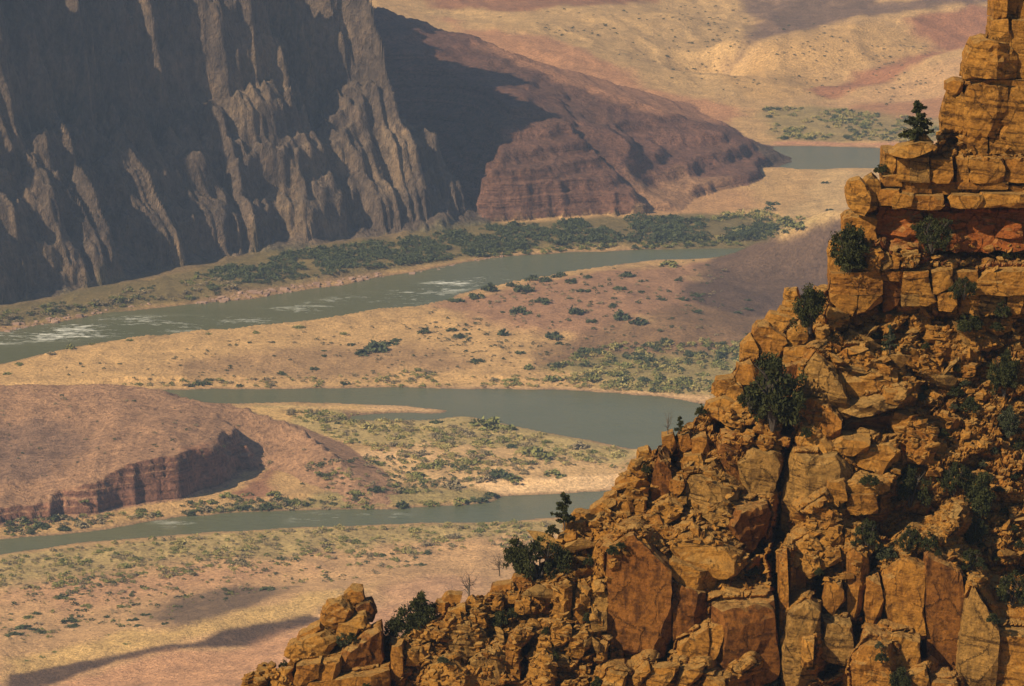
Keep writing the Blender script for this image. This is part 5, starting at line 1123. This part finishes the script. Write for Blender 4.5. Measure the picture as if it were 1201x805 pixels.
zone('shrub clump on the open tan bar between two river reaches', 'shrub clumps on the tan bar', 1, .8, [(440, 412, 36), (455, 405, 28), (425, 416, 24), (412, 405, 14), (465, 400, 16), (350, 384, 18, 0), (300, 391, 10, 0), (403, 392, 13, 0), (368, 433, 16), (330, 440, 14), (280, 453, 12), (236, 451, 24), (222, 453, 12), (245, 446, 14), (405, 450, 16), (490, 435, 14, 0), (505, 438, 16, 3), (82, 409, 16, 0), (60, 416, 14, 3), (22, 428, 14, 0), (8, 439, 12, 0), (108, 404, 10, 0), (152, 400, 12, 0), (245, 392, 10, 0), (560, 425, 22), (610, 415, 16), (620, 433, 16, 0), (600, 446, 22, 0), (650, 445, 24, 0), (580, 446, 16, 3), (320, 402, 8), (380, 412, 10), (380, 418, 10)])
zrand('leafy shrub in the thicket above the sandy river bend', 'shrubs above the sandy river bend', [1, 1, 0], [(675, 412), (760, 403), (880, 408), (895, 430), (830, 442), (760, 432), (690, 430)], 18, (12, 28), .9)
zrand('shrub of the belt along the sandy river bend', 'bright shrubs along the sandy river bend', [0, 0, 2], [(690, 440), (760, 432), (850, 432), (850, 455), (800, 462), (730, 455), (690, 452)], 14, (10, 22), .8)
zrand('flat shrub on the purple-brown slope right of the dunes', 'flat shrubs on the purple-brown slope', [1], [(780, 345), (880, 350), (880, 395), (790, 385)], 8, (10, 26), .5)
zone('shrub on the low grassy delta inside the river loop', 'shrubs on the low grassy delta', 0, .7, [(570, 500, 44), (590, 503, 36), (512, 496, 22, 1), (585, 560, 34, 1), (570, 564, 30, 3), (605, 563, 26, 0), (650, 557, 32), (630, 537, 44), (600, 525, 20, 1), (510, 548, 24), (490, 560, 30), (500, 565, 26), (530, 572, 30, 3), (480, 578, 22), (440, 575, 26, 1), (415, 580, 24), (460, 570, 18), (560, 588, 26, 1), (575, 583, 22, 1), (540, 590, 26), (505, 592, 22), (470, 594, 24, 1), (430, 595, 20), (565, 520, 24), (545, 508, 26, 3), (640, 520, 20), (680, 525, 26, 3), (695, 530, 18), (725, 535, 24, 2), (462, 522, 20, 3), (470, 540, 16, 3), (445, 545, 18, 0), (525, 525, 22, 2), (615, 545, 14), (430, 502, 24, 2), (395, 497, 14, 1), (460, 515, 22, 2), (400, 555, 10), (380, 557, 14, 1), (412, 577, 18, 3), (405, 595, 16), (380, 596, 16, 3)])
zone('shrub at the river edge below the red cliff', 'shrubs at the river edge below the red cliff', 1, .8, [(20, 612, 24), (45, 618, 26), (10, 622, 22), (70, 622, 20), (90, 618, 22, 3), (110, 612, 20, 3), (60, 608, 16), (245, 590, 18, 0), (265, 584, 26, 0), (320, 582, 22, 0), (285, 596, 20), (240, 599, 20, 3), (220, 602, 22), (310, 597, 22), (340, 596, 18, 3), (355, 592, 16), (180, 604, 18, 0), (385, 558, 12), (390, 555, 8), (95, 588, 14, 0)])
zrand('shrub of the belt along the near river bank', 'shrubs along the near river bank', [0, 0, 2, 3], [(40, 652), (200, 632), (400, 620), (600, 616), (600, 632), (400, 648), (200, 662), (40, 672)], 22, (10, 22), .7)
zrand('rounded shrub dotted over the sandy flat of the near bank', 'shrubs on the sandy flat', [0, 0, 1, 3], [(0, 690), (150, 668), (380, 650), (560, 640), (560, 655), (330, 685), (180, 705), (0, 735)], 22, (9, 22), .6)
zone('shrub of the cluster on the brown patch of the near bank', 'dark cluster on the brown patch', 1, .6, [(75, 730, 28), (80, 735, 22), (20, 738, 30), (40, 742, 24), (165, 722, 18), (150, 728, 18), (135, 712, 16, 0), (155, 735, 16), (188, 732, 14), (195, 727, 12), (25, 725, 16, 0), (35, 720, 18), (95, 712, 18, 0), (8, 745, 24)])
zone('single dark green shrub on the bare tan slope of the near bank', None, 1, .5, [(312, 692, 28)])
zone('low shrub on the crest of the tan ridge near the bank', 'low shrubs on the tan ridge', 0, .5, [(142, 755, 13), (40, 770, 12), (20, 775, 10), (55, 765, 8), (120, 745, 10)])
zrand('shrub dotting the far tan hills', 'shrubs on the far hills', [1, 0], [(650, 30), (860, 15), (880, 100), (780, 95)], 9, (4, 8), .6)
zone('shrub below the layered hill by the rear river reach', 'shrubs by the rear river reach', 1, .8, [(905, 240, 22), (935, 266, 30, 0), (920, 262, 26, 0), (970, 247, 12), (965, 215, 14), (985, 272, 12)])
# thickets
scatter('riverside_thicket', [(225, 322), (330, 300), (450, 284), (560, 268), (640, 262), (750, 254), (860, 260), (908, 266), (900, 282), (760, 284), (640, 288), (560, 300), (420, 318), (300, 334)], 1300, (8, 18), [1])
scatter('riverside_thicket', [(560, 292), (860, 282), (870, 289), (700, 294), (560, 302)], 160, (6, 12), [1, 0])
scatter('riverside_thicket', [(0, 368), (120, 348), (240, 325), (300, 318), (260, 348), (120, 364), (0, 384)], 220, (6, 14), [1, 3, 3, 0])
scatter('riverside_thicket', [(820, 255), (905, 246), (950, 262), (900, 282), (830, 282)], 130, (6, 16), [2, 0, 1])
scatter('far_bank_thicket', [(893, 128), (950, 126), (1062, 138), (1200, 145), (1200, 166), (1050, 166), (905, 164)], 520, (6, 13), [0, 1, 2])
scatter('river_bend_thicket', [(640, 432), (720, 402), (890, 402), (900, 450), (800, 463), (700, 455)], 420, (7, 18), [0, 1, 2])
scatter('river_bend_thicket', [(120, 452), (500, 436), (700, 445), (820, 463), (650, 455), (300, 455)], 260, (4, 11), [3, 0, 2])
scatter('dune_brush', [(510, 355), (600, 332), (700, 316), (850, 300), (850, 400), (600, 420), (480, 400)], 380, (3, 9), [1, 3])
scatter('dune_brush', [(0, 440), (300, 396), (560, 370), (700, 440), (300, 452)], 240, (3, 7), [3, 1])
scatter('delta_brush', [(330, 482), (560, 492), (740, 530), (740, 550), (500, 545), (400, 520)], 620, (4, 16), [2, 2, 0, 3])
scatter('delta_brush', [(360, 540), (560, 535), (720, 550), (560, 562), (540, 590), (340, 596)], 360, (4, 14), [0, 3, 2, 1])
scatter('delta_brush', [(0, 610), (120, 604), (250, 585), (330, 578), (400, 592), (240, 603), (100, 620), (0, 630)], 260, (5, 14), [1, 3, 0])
scatter('near_bank_brush', [(-20, 655), (200, 630), (400, 619), (640, 613), (640, 640), (400, 655), (180, 680), (-20, 700)], 900, (4, 13), [2, 0, 3])
scatter('near_bank_brush', [(-20, 690), (300, 655), (600, 640), (500, 665), (280, 700), (160, 735), (-20, 760)], 420, (3, 12), [0, 3, 1])
scatter('hill_brush', [(0, 460), (200, 470), (380, 530), (440, 575), (330, 560), (200, 530), (0, 570)], 90, (3, 8), [1, 3])
scatter('hill_brush', [(900, 20), (1140, 60), (1040, 130), (900, 110)], 130, (3, 5.5), [1, 3])
scatter('hill_brush', [(560, 12), (880, 4), (890, 112), (800, 100), (660, 45)], 130, (3, 5.5), [1, 1, 3])
for (key, m), vs in STUFF.items():
    v = np.concatenate(vs); o = mesh_np(key, v, np.arange(len(v)).reshape(-1, 4), M_VG[m]); tag(o, kind='stuff')

# rocks along the far bank of the rapids
rv_, rf_ = [], []; o_ = 0
for poly, n in (([(225, 356), (300, 340), (400, 328), (450, 320), (450, 326), (340, 344), (240, 358)], 150), ([(470, 325), (560, 304), (600, 300), (560, 312), (480, 330)], 50), ([(0, 384), (120, 362), (200, 354), (120, 368), (0, 392)], 60)):
    k = 0
    while k < n:
        x = rng.uniform(0, 620); y = rng.uniform(290, 400)
        if not inpoly(x, y, poly): continue
        p = hit(x, y); s_ = rng.uniform(.5, 1.2) * (2.2 if rng.rand() < .15 else 1)
        rv_.append((pd + .4 * rng.uniform(-1, 1, pd.shape)) * np.array((1.0, .9, .6)) * s_ + p + np.array((0, 0, .1))); rf_.append(pf + o_); o_ += len(pd); k += 1
M_BR = mat_plain('pink_river_rock', (0.36, 0.22, 0.15))
tag(mesh_np('bank_rocks', np.concatenate(rv_), np.concatenate(rf_), M_BR), kind='stuff')

# ------------------------------------------------------------------ the air
bx = np.array([(x, y, z) for x in (-3500, 3500) for y in (-400, 7400) for z in (-60, 640)], float)
bf = np.array([(0, 1, 3, 2), (4, 6, 7, 5), (0, 4, 5, 1), (2, 3, 7, 6), (0, 2, 6, 4), (1, 5, 7, 3)])
hm = bpy.data.materials.new('dry_air'); hm.use_nodes = True; nt = hm.node_tree; nt.nodes.remove(nt.nodes['Principled BSDF'])
pv = nt.nodes.new('ShaderNodeVolumePrincipled'); pv.inputs['Color'].default_value = (0.58, 0.74, 1.0, 1); pv.inputs['Density'].default_value = 0.00006; pv.inputs['Anisotropy'].default_value = 0.2
nt.links.new(pv.outputs[0], nt.nodes['Material Output'].inputs['Volume'])
tag(mesh_np('haze', bx, bf, hm), kind='stuff')
